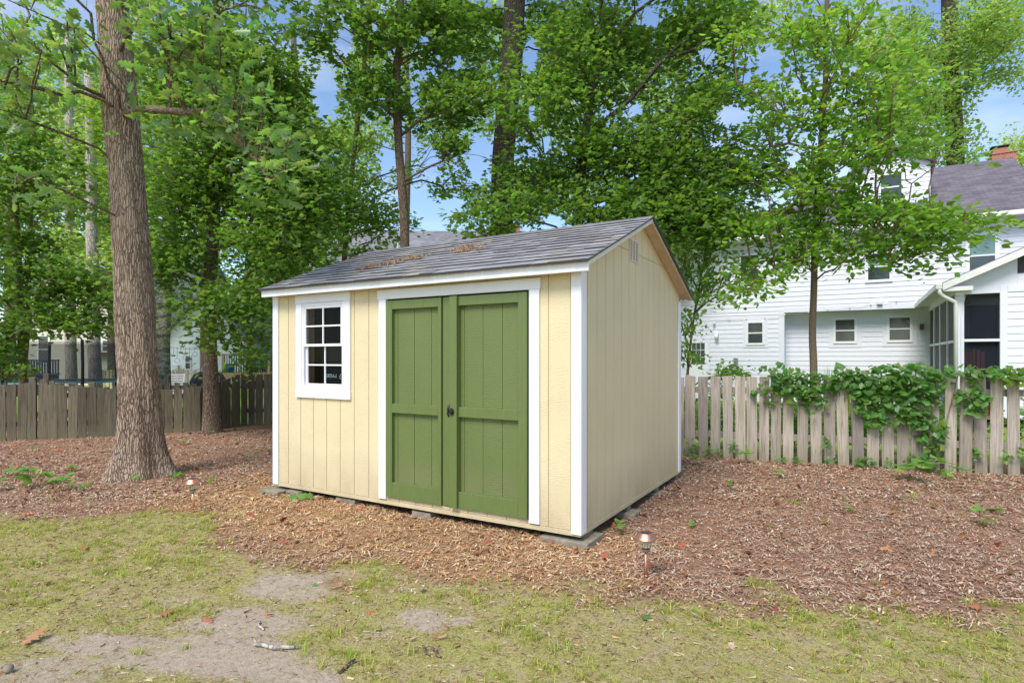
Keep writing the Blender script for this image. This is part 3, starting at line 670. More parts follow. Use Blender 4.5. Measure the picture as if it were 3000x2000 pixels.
# studs and carton seen through the window
BX('stud', M['stud'], shed, -3.232, -3.185, .075, .165, .13, 2.1)
crt = thing('carton', 'black cardboard carton standing upside down behind the shed window', 'box', SHED, -TH)
MB().box(-3.16, -2.10, .24, .75, .13, 1.60).build('carton_body', M['carton'], crt, bevel=.004)
tcv = bpy.data.curves.new('print', 'FONT'); tcv.body = 'TYGER'; tcv.size = .085; tcv.extrude = .0006; tcv.shear = .35; tcv.align_x = 'CENTER'; tcv.offset = .0018
to = bpy.data.objects.new('tmp', tcv); C.objects.link(to); bpy.context.view_layer.update()
tm_ = bpy.data.meshes.new_from_object(to.evaluated_get(bpy.context.evaluated_depsgraph_get())); bpy.data.objects.remove(to)
tm_.materials.clear(); tm_.materials.append(M['print']); tp = bpy.data.objects.new('print', tm_); C.objects.link(tp); tp.parent = crt
tp.rotation_euler = (R(90), R(180), 0); tp.location = (-3.01, .2385, 1.292); tp.scale = (.74, .56, 1)
lg = MB(); lg.tube([(-2.862, .2375, 1.245), (-2.880, .2375, 1.252), (-2.876, .2375, 1.272), (-2.860, .2375, 1.298)], .005, 6); lg.build('print', M['print'], crt)
# supports
def block(lx0, lx1, ly0, ly1, z1, label, post=None):
    t = thing('concrete_block', label, 'block', SHED, -TH, 'concrete blocks carrying the shed')
    MB().box(lx0, lx1, ly0, ly1, -.06, z1).build('block', M['concrete'], t, bevel=.008)
    if post: MB().box(*post, z1 + .001, .077).build('post_shim', M['bark_smooth'] if False else M['fence_l'], t, bevel=.003)
block(-.36, .055, -.01, .33, .042, 'concrete block with a wood shim under the near right corner of the shed', (-.12, -.014, .10, .26))
block(-.36, .075, 1.02, 1.24, .030, 'low concrete block under the middle of the shed side', (-.13, -.014, 1.10, 1.19))
block(-.30, .03, 1.95, 2.15, .025, 'concrete block deep under the shed side beyond the middle one', (-.12, -.014, 2.0, 2.1))
block(-.30, .03, 2.74, 2.93, .02, 'concrete block under the far end of the shed side', (-.12, -.014, 2.8, 2.9))
block(-1.72, -1.50, .03, .40, .055, 'concrete block under the shed front below the closed double doors')
block(-2.72, -2.45, .03, .40, .055, 'concrete block under the shed front right of the window')
block(-3.74, -3.45, -.10, .35, .045, 'flat concrete block poking out at the far left corner of the shed')
block(-3.42, -3.22, -.02, .36, .055, 'concrete block just right of the one at the far left corner')
# dead twigs on the roof
tw = MB(); zr_ = lambda y: 2.20 + .4 * (y + .13) + .012
for i in range(120):
    t = rng.rand(); a = -2.62 + t * 1.25 + rng.randn() * .035; b = .32 + t * .62 + rng.randn() * .025
    if t > .45: a = -1.68 + rng.randn() * .11; b = .80 + rng.randn() * .07
    L_ = .04 + rng.rand() * .10; an = rng.rand() * 6.28; hz = .004 + rng.rand() * .03
    p = [Vector((a, b, zr_(b) + hz)), Vector((a + math.cos(an) * L_ * .5, b + math.sin(an) * L_ * .5, zr_(b + math.sin(an) * L_ * .5) + hz + rng.rand() * .02)), Vector((a + math.cos(an + .3) * L_, b + math.sin(an + .3) * L_, zr_(b + math.sin(an + .3) * L_) + rng.rand() * .02))]
    g = rng.rand(); c = (.24 + .16 * g, .13 + .11 * g, .07 + .07 * g, 1); n0_ = len(tw.F); tw.tube(p, .002 + rng.rand() * .004, 4); tw.Cc[n0_:] = [c] * (len(tw.F) - n0_)
tp_ = thing('twig_pile', 'heap of dead brown twigs and leaves lying on the shed roof', 'twigs', SHED, -TH); tw.build('twigs', M['drystuff'], tp_, col=True)

# ================================================================ BIG WHITE HOUSE (right)
hs = thing('white_house', 'large white two storey house with lap siding and purple grey roof behind the picket fence', 'house', HOUSE, -TH)
def lap(mb, x0, x1, z0, z1, y, pitch=.152, m=0):
    z = z0
    while z < z1 - .01:
        zt = min(z + pitch, z1); mb.add([(x0, y - .016, z), (x1, y - .016, z), (x1, y, z), (x0, y, z), (x0, y - .002, zt), (x1, y - .002, zt)], [(0, 1, 5, 4), (3, 2, 1, 0)], m); z = zt
    return mb
EV = 5.36
w1 = MB(); lap(w1, -6.5, 12, 2.99, EV - .30, 0); lap(w1, -6.5, -.02, .3, 2.99, 0); w1.box(-6.5, 12, .005, .2, 3.0, EV); w1.box(-6.5, -.02, .005, .2, 0, 3.0)
w1.build('upper_wall', M['whitebig'], hs); w2 = MB(); lap(w2, -.02, 8, .3, 2.96, .5); w2.box(-.02, 8, .505, .7, 0, 2.98); w2.box(-.03, 8, .0, .72, 2.962, 2.989); w2.build('lower_wall', M['whitebig'], hs)
BX('corner_board', M['whitebig'], hs, -.17, 0, -.03, .5, 0, 2.96, bevel=0)
BX('band_board', M['whitebig'], hs, -.02, 4.0, -.028, -.001, 2.93, 3.09, bevel=0)
BX('frieze_board', M['whitebig'], hs, -6.5, 12, -.04, -.018, EV - .32, EV - .02, bevel=0)
BX('soffit', M['whitebig'], hs, -6.6, 12.1, -.42, 0, EV - .035, EV, bevel=0)
BX('gutter', M['gutter'], hs, -6.6, 12.1, -.52, -.42, EV - .05, EV + .08, bevel=.01)
# roofs: left wing lower, right part higher
def roof_part(x0, x1, dep, h, nm='roof'):
    mb = MB(); r_ = h; e = EV + .05
    P = [(-.45, e), (dep, r_), (dep * 2 + .45, e)]
    for (ya, za), (yb, zb) in zip(P[:-1], P[1:]):
        mb.hexa([(x0, ya, za - .06), (x1, ya, za - .06), (x1, yb, zb - .06), (x0, yb, zb - .06)], [(x0, ya, za), (x1, ya, za), (x1, yb, zb), (x0, yb, zb)])
    o = mb.build(nm, M['roof_purple'], hs)
    for xx in (x0 + .25, x1 - .3):
        gb = MB()
        gb.add([(xx, 0, EV), (xx, dep * 2, EV), (xx, dep, r_ - .1), (xx + .05, 0, EV), (xx + .05, dep * 2, EV), (xx + .05, dep, r_ - .1)], [(0, 1, 2), (5, 4, 3), (0, 3, 4, 1), (1, 4, 5, 2), (2, 5, 3, 0)])
        gb.build('gable_end', M['whitebig'], hs)
    return o
roof_part(-6.6, .3, 2.8, EV + 1.62); rp = roof_part(.3, 6.62, 5.0, 8.32)
BX('end_wall', M['whitebig'], hs, 6.25, 6.3, .21, 10, 0, EV, bevel=0)
ch = MB(); ch.box(6.12, 6.78, 5.3, 5.95, 6.5, 8.58).box(6.09, 6.81, 5.27, 5.98, 8.58, 8.63).box(6.15, 6.55, 5.35, 5.8, 8.63, 8.80); c_ = ch.build('chimney', M['brick'], hs); BX('chimney_cap', M['dark'], c_, 6.10, 6.60, 5.30, 5.85, 8.84, 8.87)
MB().box(6.2, 6.5, 5.4, 5.75, 8.801, 8.839).build('flue', M['dark'], c_)
# dormer
dm = MB(); lap(dm, 2.0, 4.0, 6.05, 7.6, 1.3, .13); dm.box(2.0, 4.0, 1.305, 4.2, 5.9, 7.6)
dm.add([(2.0, 1.3, 7.6), (4.0, 1.3, 7.6), (3.0, 1.3, 8.1)], [(0, 1, 2)]); d_ = dm.build('dormer', M['whitebig'], hs)
dr_ = MB()
for xa, xb in ((1.85, 3.0), (4.15, 3.0)): dr_.hexa([(xa, 1.1, 7.48), (xb, 1.1, 8.06), (xb, 4.4, 8.06), (xa, 4.4, 7.48)] if xa < xb else [(xb, 1.1, 8.06), (xa, 1.1, 7.48), (xa, 4.4, 7.48), (xb, 4.4, 8.06)], [(xa, 1.1, 7.56), (xb, 1.1, 8.16), (xb, 4.4, 8.16), (xa, 4.4, 7.56)] if xa < xb else [(xb, 1.1, 8.16), (xa, 1.1, 7.56), (xa, 4.4, 7.56), (xb, 4.4, 8.16)])
dr_.build('dormer_roof', M['roof_purple'], d_)
def hwin(par, x0, x1, z0, z1, y, trim=.10, up='wglass', lo='wglass', blinds=True, wide=0, split=.5):
    t = thing('window', None, None); t.parent = par
    if wide: BX('window_panel', M['whitebig'], t, x0 - trim - wide, x1 + trim + wide, y - .022, y - .003, z0 - trim - wide, z1 + trim + wide * .7, bevel=0)
    f = MB(); a, b, c, d = x0 - trim, x1 + trim, z0 - trim, z1 + trim
    f.box(a, b, y - .05, y - .018, d - trim, d).box(a, b, y - .05, y - .018, c, c + trim).box(a, a + trim, y - .05, y - .018, c + trim + .001, d - trim - .001).box(b - trim, b, y - .05, y - .018, c + trim + .001, d - trim - .001)
    f.build('window_frame', M['white'], t, bevel=.004); zm = z0 + (z1 - z0) * split
    MB().box(x0, x1, y - .045, y - .0185, zm - .02, zm + .02).build('meeting_rail', M['white'], t)
    for (p, q, mt) in ((z0, zm - .021, lo), (zm + .021, z1, up)):
        MB().box(x0, x1, y - .026, y - .021, p, q).build('pane', M[mt], t)
        if blinds:
            s_ = MB(); z = p + .02
            while z < q - .01: s_.box(x0 + .01, x1 - .01, y - .0285, y - .0265, z, z + .012); z += .045
            s_.build('blind', M['blind'], t)
    return t
hwin(hs, -1.10, -.66, 1.955, 2.62, 0, .07, wide=.09)
hwin(hs, 1.45, 1.97, 1.985, 2.67, .5, .07, wide=.12); hwin(hs, 2.90, 3.42, 2.005, 2.685, .5, .07, wide=.12)
hwin(hs, -1.33, -.78, 4.02, 4.88, 0, .08); hwin(hs, 2.33, 2.88, 3.83, 4.62, 0, .08, 'gglass', 'wglass', False); hwin(hs, 4.79, 5.35, 3.80, 4.88, 0, .10, 'gglass', 'wglass', False)
hwin(d_, 2.7, 3.25, 6.5, 7.3, 1.3, .09, blinds=False)
# back door with panes
hd = MB(); hd.box(-3.05, -2.42, -.03, -.018, .3, 2.07); D_ = hd.build('house_door', M['white'], hs); BX('door_frame', M['whitebig'], D_, -3.14, -2.34, -.028, -.0185, .3, 2.15, bevel=0)
gp = MB()
for i in range(3):
    for j in range(3): gp.box(-2.955 + i * .150, -2.82 + i * .150, -.034, -.0305, 1.235 + j * .255, 1.47 + j * .255)
gp.build('pane', M['blind'], D_)
fl = MB(); fl.box(-2.18, -2.06, -.12, -.02, 2.20, 2.32); fl.lathe([(.001, 0), (.05, 0), (.07, .08), (.001, .085)], 12, at=(-2.12, -.13, 2.12)); fl.build('wall_light', M['white'], hs, bevel=.006)
fl = MB(); fl.box(-2.24, -2.16, -.07, -.02, 2.62, 2.70); fl.tube([(-2.2, -.07, 2.66), (-2.2, -.14, 2.63)], .035, 10); fl.build('wall_light', M['white'], hs)
BX('meter_box', M['steel'], hs, -1.56, -1.43, -.10, -.0165, 1.28, 1.46); MB().tube([(-1.49, -.06, 1.28), (-1.49, -.06, .4)], .018, 8).build('conduit', M['steel'], hs)
BX('porch_light', M['bark_brown'], hs, 3.66, 3.76, .38, .48, 2.30, 2.48)
BX('exhaust_vent', M['whitebig'], hs, 2.56, 2.70, -.12, -.017, 3.08, 3.18)
# screened porch, front plane at y=-5.15
PY = -5.15
pc = MB(); PX0, PXR = 3.87, 7.6
def pbox(nm, mt, *d, **kk): return BX(nm, M[mt], hs, *d, **kk)
pbox('porch_post', 'whitebig', PX0, 4.02, PY, PY + .15, .2, 2.98, bevel=.006)
pbox('porch_post', 'whitebig', 4.62, 4.745, PY + .002, PY + .15, .2, 2.98, bevel=.006)
pbox('porch_header', 'whitebig', 4.0205, 4.6195, PY + .003, PY + .12, 2.83, 2.98, bevel=0)
pw = MB(); lap(pw, 4.7455, 9, .3, 2.98, PY + .02); pw.box(4.7455, 9, PY + .024, PY + .14, .2, 2.98); pw.build('porch_wall', M['whitebig'], hs)
pbox('porch_header', 'whitebig', 4.7455, 9, PY - .004, PY + .0035, 2.84, 2.98, bevel=0)
pbox('screen_rail', 'white', 4.0205, 4.6195, PY + .01, PY + .06, 1.81, 1.865, bevel=.004)
pbox('screen_rail', 'white', 4.0205, 4.6195, PY + .012, PY + .06, .55, .62, bevel=.004)
MB().box(4.0205, 4.6195, PY + .10, PY + .103, 1.866, 2.829).build('screen', M['net'], hs); MB().box(4.0205, 4.6195, PY + .10, PY + .103, .62, 1.809).build('screen', M['net'], hs)
# porch side: three bays back to the house
ys_ = [PY + .1505, -3.55, -2.1, -.75]
for i, y in enumerate(ys_[1:]): pbox('porch_post', 'whitebig', PX0 + .02, PX0 + .12, y - .05, y + .05, .2, 2.85, bevel=.005)
for a, b in zip([ys_[0]] + [y + .051 for y in ys_[1:]], [y - .051 for y in ys_[1:]] + [.49]):
    pbox('screen_rail', 'white', PX0 + .03, PX0 + .09, a, b, 1.80, 1.86, bevel=.004); pbox('screen_rail', 'white', PX0 + .03, PX0 + .09, a, b, .5, .6, bevel=.004)
    MB().box(PX0 + .055, PX0 + .058, a, b, 1.861, 2.849).build('screen', M['screen'], hs); MB().box(PX0 + .055, PX0 + .058, a, b, .601, 1.799).build('screen', M['screen'], hs)
pbox('porch_header', 'whitebig', PX0 + .001, PX0 + .12, PY + .151, .49, 2.851, 2.98, bevel=0)
MB().box(PX0 + .2, 8.9, PY + .2, .49, .15, .2).build('porch_floor', M['deckwood'], hs)
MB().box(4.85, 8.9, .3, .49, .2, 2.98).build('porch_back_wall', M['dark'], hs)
# porch gable roof
PR = .475; px0 = PX0 - .25; ridge = 6.3; z0_ = 3.03
def prz(x): return z0_ + (min(x, 2 * ridge - x) - px0) * PR
rf = MB(); rf.hexa([(px0, PY - .25, z0_), (ridge, PY - .25, prz(ridge)), (ridge, -.02, prz(ridge)), (px0, -.02, z0_)], [(px0, PY - .25, z0_ + .05), (ridge, PY - .25, prz(ridge) + .05), (ridge, -.02, prz(ridge) + .05), (px0, -.02, z0_ + .05)])
xr = 2 * ridge - px0; rf.hexa([(ridge, PY - .25, prz(ridge)), (xr, PY - .25, z0_), (xr, -.02, z0_), (ridge, -.02, prz(ridge))], [(ridge, PY - .25, prz(ridge) + .05), (xr, PY - .25, z0_ + .05), (xr, -.02, z0_ + .05), (ridge, -.02, prz(ridge) + .05)])
rf.build('porch_roof', M['roof_purple'], hs)
rk = MB(); rk.hexa([(px0, PY - .28, z0_ - .12), (ridge, PY - .28, prz(ridge) - .12), (ridge, PY - .251, prz(ridge) - .12), (px0, PY - .251, z0_ - .12)], [(px0, PY - .28, z0_ + .03), (ridge, PY - .28, prz(ridge) + .03), (ridge, PY - .251, prz(ridge) + .03), (px0, PY - .251, z0_ + .03)])
rk.box(px0 + .02, px0 + .52, PY - .25, PY - .004, z0_ - .14, z0_ - .05); rk.build('porch_rake', M['gutter'], hs)
gl = MB(); V_ = [(PX0 + .0, 2.981), (4.9, 2.981), (4.9, prz(4.9) - .03), (PX0 + .0, prz(PX0) - .03)]
gl.add([(x, PY + .01, z) for x, z in V_] + [(x, PY + .09, z) for x, z in V_], [(0, 1, 2, 3), (7, 6, 5, 4), (0, 4, 5, 1), (2, 6, 7, 3), (1, 5, 6, 2), (3, 7, 4, 0)]); gl.build('porch_gable', M['whitebig'], hs)
gs = MB(); V_ = [(4.901, 3.23), (7.6, 3.23), (7.6, 3.9), (6.3, prz(6.3) - .12), (4.901, prz(4.901) - .12)]; gs.add([(x, PY + .05, z) for x, z in V_], [(0, 1, 2, 3, 4)]); gs.build('gable_screen', M['screen'], hs)
pbox('porch_gable_rail', 'whitebig', 4.901, 8.9, PY + .005, PY + .09, 2.981, 3.21, bevel=0)
gt = MB(); gt.box(px0 - .12, px0, PY - .25, -.03, z0_ - .09, z0_ + .03); gt.box(px0 + .001, PX0, PY - .1, -.03, z0_ - .06, z0_ - .03); gt.build('gutter', M['gutter'], hs, bevel=.012)
MB().tube([(px0 - .05, PY - .2, z0_ - .08), (px0 - .05, PY - .2, z0_ - .16), (px0 + .02, PY - .17, z0_ - .24), (PX0 - .02, PY - .08, z0_ - .36), (PX0 + .0, PY - .05, z0_ - .5), (PX0 + .0, PY - .05, .3)], .042, 8).build('downspout', M['gutter'], hs, smooth=True)
fl = MB(); fl.box(PX0 + .0, PX0 + .10, PY - .09, PY - .005, 2.80, 2.88); fl.tube([(PX0 + .05, PY - .05, 2.84), (PX0 + .16, PY - .06, 2.80), (PX0 + .13, PY - .03, 2.6), (PX0 + .10, PY - .02, 2.4), (PX0 + .10, PY - .02, 1.0)], .007, 5); fl.build('flood_light', M['gutter'], hs)
# rocking chair and inner balusters in the porch
bl = MB()
for i in range(7): bl.box(4.05 + i * .09, 4.062 + i * .09, PY + .20, PY + .212, .3, 1.72)
bl.build('baluster', M['black'], hs)
oc = thing('porch_chair', 'orange wooden slatted chair inside the screened porch', 'chair', HOUSE, -TH)
for i in range(5): MB().box(4.10 + i * .075, 4.155 + i * .075, PY + .62, PY + .645, .62, 1.66 - abs(i - 2) * .03).build('back_slat', M['orange'], oc, bevel=.004)
MB().box(4.06, 4.50, PY + .50, PY + 1.0, .58, .62).build('seat', M['orange'], oc)
for x in (4.06, 4.46):
    for y in (PY + .5, PY + .9): MB().box(x, x + .05, y, y + .05, .2, .58).build('leg', M['orange'], oc)
MB().box(4.04, 4.12, PY + .45, PY + .95, .95, .98).build('arm', M['orange'], oc); MB().box(4.44, 4.52, PY + .45, PY + .95, .95, .98).build('arm', M['orange'], oc)
# string lights along the wall
sl = thing('string_lights', 'string of small clear bulbs along the white house wall', 'string lights', HOUSE, -TH); pts = []
bulbs = [(-2.2, 2.80), (-1.7, 2.81), (-1.15, 2.82), (-.58, 2.84), (.02, 2.90), (.7, 2.96), (1.25, 3.02), (1.85, 3.06), (2.40, 3.13), (3.05, 3.20), (3.6, 3.25)]
for (a, za), (b, zb) in zip(bulbs[:-1], bulbs[1:]):
    for j in range(6): t = j / 6; pts.append((a + (b - a) * t, -.07, za + (zb - za) * t - .05 * math.sin(math.pi * t)))
MB().tube(pts, .004, 4).build('wire', M['steel'], sl)
for x, z in bulbs: m_ = MB(); m_.lathe([(.001, -.075), (.018, -.06), (.02, -.04), (.008, -.02), (.008, 0)], 8, at=(x, -.07, z)); m_.build('bulb', M['gutter'], sl)
for a in ('wall_light',): pass

# ================================================================ HOUSES FAR LEFT AND CENTRE
def simple_house(name, label, px0, px1, d, wall, roofm, eave_py, ridge_py, gable_front=False, rz=0, dep=7, sidingp=.11):
    a = W(px0, V0, d); b = W(px1, V0, d); t = thing(name, label, 'house', (a.x, d, 0), rz); wd = b.x - a.x
    ze = H + (V0 - eave_py) / F * d; zr = H + (V0 - ridge_py) / F * (d + (0 if gable_front else dep / 2))
    mb = MB(); lap(mb, 0, wd, 0, ze, 0, sidingp); mb.box(0, wd, .005, dep, 0, ze); wl = mb.build('wall', wall, t); rm = MB()
    if gable_front:
        g_ = MB(); g_.add([(0, 0, ze), (wd, 0, ze), (wd / 2, 0, zr), (0, .06, ze), (wd, .06, ze), (wd / 2, .06, zr)], [(0, 1, 2), (5, 4, 3), (0, 2, 5, 3), (1, 4, 5, 2)]); 
        z = ze
        while z < zr - .1:
            q = (z - ze) / (zr - ze) * wd / 2; q2 = (z + sidingp - ze) / (zr - ze) * wd / 2; g_.add([(q, -.016, z), (wd - q, -.016, z), (wd - q2, -.002, z + sidingp), (q2, -.002, z + sidingp)], [(0, 1, 2, 3)]); z += sidingp
        g_.build('gable', wall, t)
        for x0_, x1_ in ((-.3, wd / 2), (wd + .3, wd / 2)):
            zb = ze - .3 * (zr - ze) / (wd / 2); P = [(x0_, -.3, zb), (x1_, -.3, zr), (x1_, dep, zr), (x0_, dep, zb)]
            rm.add(P + [(x, y, z + .16) for x, y, z in P], [(3, 2, 1, 0), (4, 5, 6, 7), (0, 1, 5, 4), (2, 3, 7, 6), (1, 2, 6, 5), (3, 0, 4, 7)])
    else:
        for ya, yb in ((-.35, dep / 2), (dep + .35, dep / 2)):
            P = [(-.3, ya, ze - .05), (wd + .3, ya, ze - .05), (wd + .3, yb, zr), (-.3, yb, zr)]; rm.add(P + [(x, y, z + .16) for x, y, z in P], [(3, 2, 1, 0), (4, 5, 6, 7), (0, 1, 5, 4), (2, 3, 7, 6), (1, 2, 6, 5), (3, 0, 4, 7)])
        for x in (0, wd): MB().add([(x, 0, ze), (x, dep, ze), (x, dep / 2, zr)], [(0, 1, 2)]).build('gable', wall, t)
    rm.build('roof', roofm, t); return t, wd
ha, wd = simple_house('white_gabled_house', 'white sided house with a front gable behind the two trees on the left', 482, 716, 30, M['white'], M['roof_grey'], 985, 868, True, dep=9)
hwin(ha, (545 - 482) / F * 30, (553 - 482) / F * 30 + .10, H + (1047 - 1080) / F * 30, H + (1047 - 1043) / F * 30, 0, .05, blinds=False)
MB().box(.25, .27, -.04, -.02, .3, 2.8).build('conduit', M['steel'], ha); BX('service_box', M['gutter'], ha, .45, .75, -.14, -.02, .5, 1.1)
hb, wd = simple_house('cream_house', 'cream sided house with a small window box behind the trampoline', 60, 452, 31, M['cream_house'], M['roof_grey'], 800, 700, False, dep=8)
hwin(hb, (303 - 60) / F * 31, (324 - 60) / F * 31, H + (1047 - 1028) / F * 31, H + (1047 - 998) / F * 31, 0, .09, blinds=False); BX('window_box', M['bark_brown'], hb, 4.1, 4.8, -.25, -.06, 1.55, 1.75)
hwin(hb, 1.0, 1.5, 1.2, 2.6, 0, .09, blinds=False)
hc, wd = simple_house('blue_grey_house', 'blue grey sided house with pale grey roof and brick chimney rising behind the shed', 716, 1530, 32, M['slate_siding'], M['roof_grey'], 850, 684, False, dep=8)
ck = MB(); ck.box(14.2, 15.2, 3.2, 4.2, 3, 9.6); ck.build('chimney', M['brick'], hc); MB().tube([(7.95, 2.4, 7.0), (7.95, 2.4, 8.25)], .05, 8).build('vent_pipe', M['gutter'], hc)
# timber deck with things on it
p = W(650, V0, 28); dkk = thing('timber_deck', 'new timber deck with dark balusters beside the white gabled house', 'deck', (p.x, 28, 0)); DZ = .73; DW = 4.2
BX('deck_floor', M['deckwood'], dkk, -.3, DW, -.2, 2.6, DZ - .3, DZ); BX('handrail', M['deckwood'], dkk, 0, DW, 0, .12, DZ + .86, DZ + .92)
for x in (0, 1.1, 2.2, 3.3): BX('post', M['deckwood'], dkk, x, x + .11, -.02, .10, 0 if x else DZ, DZ + .86)
bb = MB(); x = .2
while x < DW: bb.box(x, x + .03, .04, .07, DZ + .01, DZ + .86); x += .115
bb.build('baluster', M['black'], dkk)
def tub(name, label, cat, px, d, z0, r, h, mt):
    q = W(px, V0, d); t = thing(name, label, cat, (q.x, d, z0)); m_ = MB(); m_.lathe([(.001, 0), (r * .88, 0), (r, h * .5), (r * .98, h), (r * .9, h), (r * .86, h * .8), (.001, h * .8)], 18)
    m_.build('body', M[mt], t, smooth=False); m2 = MB(); m2.lathe([(r * .98, h - .04), (r * 1.05, h - .03), (r * 1.05, h + .01), (r * .9, h + .01)], 18); m2.build('rim', M[mt], t); return t
tub('tub', 'teal round tub standing on the timber deck', 'tub', 673, 28.8, DZ, .22, .42, 'teal')
tub('flower_pot', 'dark brown pot with pink and white flowers on the deck', 'flower pot', 735, 28.8, DZ, .3, .32, 'bark_brown' if False else 'dark')
# covered grill
q = W(612, V0, 15.5); gr = thing('covered_grill', 'black covered barbecue grill behind the second tree', 'grill', (q.x, 15.5, 0)); gm = MB()
prof = [(0, .42, .24), (.5, .44, .26), (.85, .43, .25), (1.02, .34, .2), (1.10, .2, .14)]
for i, (z, a, b) in enumerate(prof):
    for j in range(16): an = 2 * math.pi * j / 16; s_ = (abs(math.cos(an)) ** .5 * math.copysign(1, math.cos(an)), abs(math.sin(an)) ** .5 * math.copysign(1, math.sin(an))); f_ = 1 + .04 * math.sin(j * 2.7 + i); gm.V.append(Vector((a * s_[0] * f_, b * s_[1] * f_, z)))
for i in range(len(prof) - 1):
    for j in range(16): gm.F.append((i * 16 + j, i * 16 + (j + 1) % 16, (i + 1) * 16 + (j + 1) % 16, (i + 1) * 16 + j)); gm.M.append(0); gm.Cc.append((1, 1, 1, 1))
gm.F.append(tuple(64 + j for j in range(16))); gm.M.append(0); gm.Cc.append((1, 1, 1, 1)); gm.build('cover', M['cover'], gr)
# trampoline
q = W(190, V0, 15.2); tr_ = thing('trampoline', 'trampoline with blue pad and dark safety net beyond the left fence', 'trampoline', (q.x, 15.2, 0)); m_ = MB(); rt = 1.5
m_.lathe([(rt - .22, .87), (rt + .04, .87), (rt + .05, .84), (rt - .22, .84)], 32); m_.build('pad', M['blue'], tr_)
m_ = MB(); m_.lathe([(.001, .855), (rt - .22, .856)], 32); m_.build('mat', M['black'], tr_)
m_ = MB(); m_.lathe([(rt, .87), (rt, 1.85)], 32); m_.build('net', M['net'], tr_)
for i in range(6):
    an = i * math.pi / 3 + .35; c_, s_ = math.cos(an) * (rt + .06), math.sin(an) * (rt + .06)
    MB().tube([(c_, s_, 0), (c_ * 1.02, s_ * 1.02, 1.3), (c_ * .99, s_ * .99, 1.9)], .035, 8).build('pole', M['black'], tr_)
    MB().tube([(c_ * .95, s_ * .95, 0), (c_ * .95, s_ * .95, .84)], .025, 6).build('leg', M['steel'], tr_)
# dark picket rail further left
q = W(-60, V0, 25); nr = thing('dark_railing', 'dark blue picket railing behind the left hand saplings', 'railing', (q.x, 25, 0)); rb = MB(); x = 0
while x < 3.4: rb.box(x, x + .06, 0, .03, .8, 1.32); x += .115
rb.build('picket', M['navy'], nr); BX('rail', M['navy'], nr, 0, 3.4, -.03, .06, .74, .80); BX('rail', M['navy'], nr, 0, 3.4, -.03, .06, 1.32, 1.38); BX('skirt', M['dark'], nr, 0, 3.4, .0, .02, 0, .735)
# white patio lounge chair
q = W(497, V0, 16.5); pc_ = thing('patio_chair', 'white slatted patio chair behind the thick trunk', 'chair', (q.x, 16.5, 0), .4)
for i in range(8): t = i / 7; MB().box(-.3, .3, .1 + t * .25, .14 + t * .25, .45 + t * .5, .49 + t * .5).build('slat', M['white'], pc_)
for s_ in (-.32, .32): MB().tube([(s_, -.5, 0), (s_, -.5, .42), (s_, .1, .42), (s_, .4, 1.0)], .02, 6).build('frame', M['white'], pc_); MB().tube([(s_, .25, 0), (s_, .15, .42)], .02, 6).build('leg', M['white'], pc_)
MB().box(-.3, .3, -.5, .1, .42, .45).build('seat', M['white'], pc_)
# hanging line
a, b = W(478, 1014, 24), W(586, 1022, 24); hl = thing('hanging_line', 'thin dark line with hoops and chimes hanging in front of the white house', 'clothes line', (a.x, 24, 0)); mbt = MB(); LL = b.x - a.x
ptsL = [Vector((LL * t, 0, a.z + (b.z - a.z) * t - .04 * math.sin(math.pi * t))) for t in [i / 12 for i in range(13)]]; mbt.tube(ptsL, .008, 4); mbt.build('line', M['black'], hl)
for s_ in (0, LL): MB().tube([(s_, 0, 0), (s_, 0, a.z + .03)], .02, 6).build('pole', M['steel'], hl)
for i, t in enumerate((.15, .28, .38, .48, .6, .72, .86)):
    x = LL * t; zt = a.z - .03; L_ = .2 + .13 * (i % 3); hk = MB(); hk.tube([(x, 0, zt), (x, 0, zt - L_)], .006, 4)
    if i % 2 == 0: hk.tube([(x + .1 * math.sin(u), 0, zt - L_ - .1 + .1 * math.cos(u)) for u in np.linspace(0, 6.28, 13)], .006, 4)
    else: hk.box(x - .07, x + .07, -.02, .02, zt - L_ - .06, zt - L_)
    hk.build('hanger', M['black'], hl)

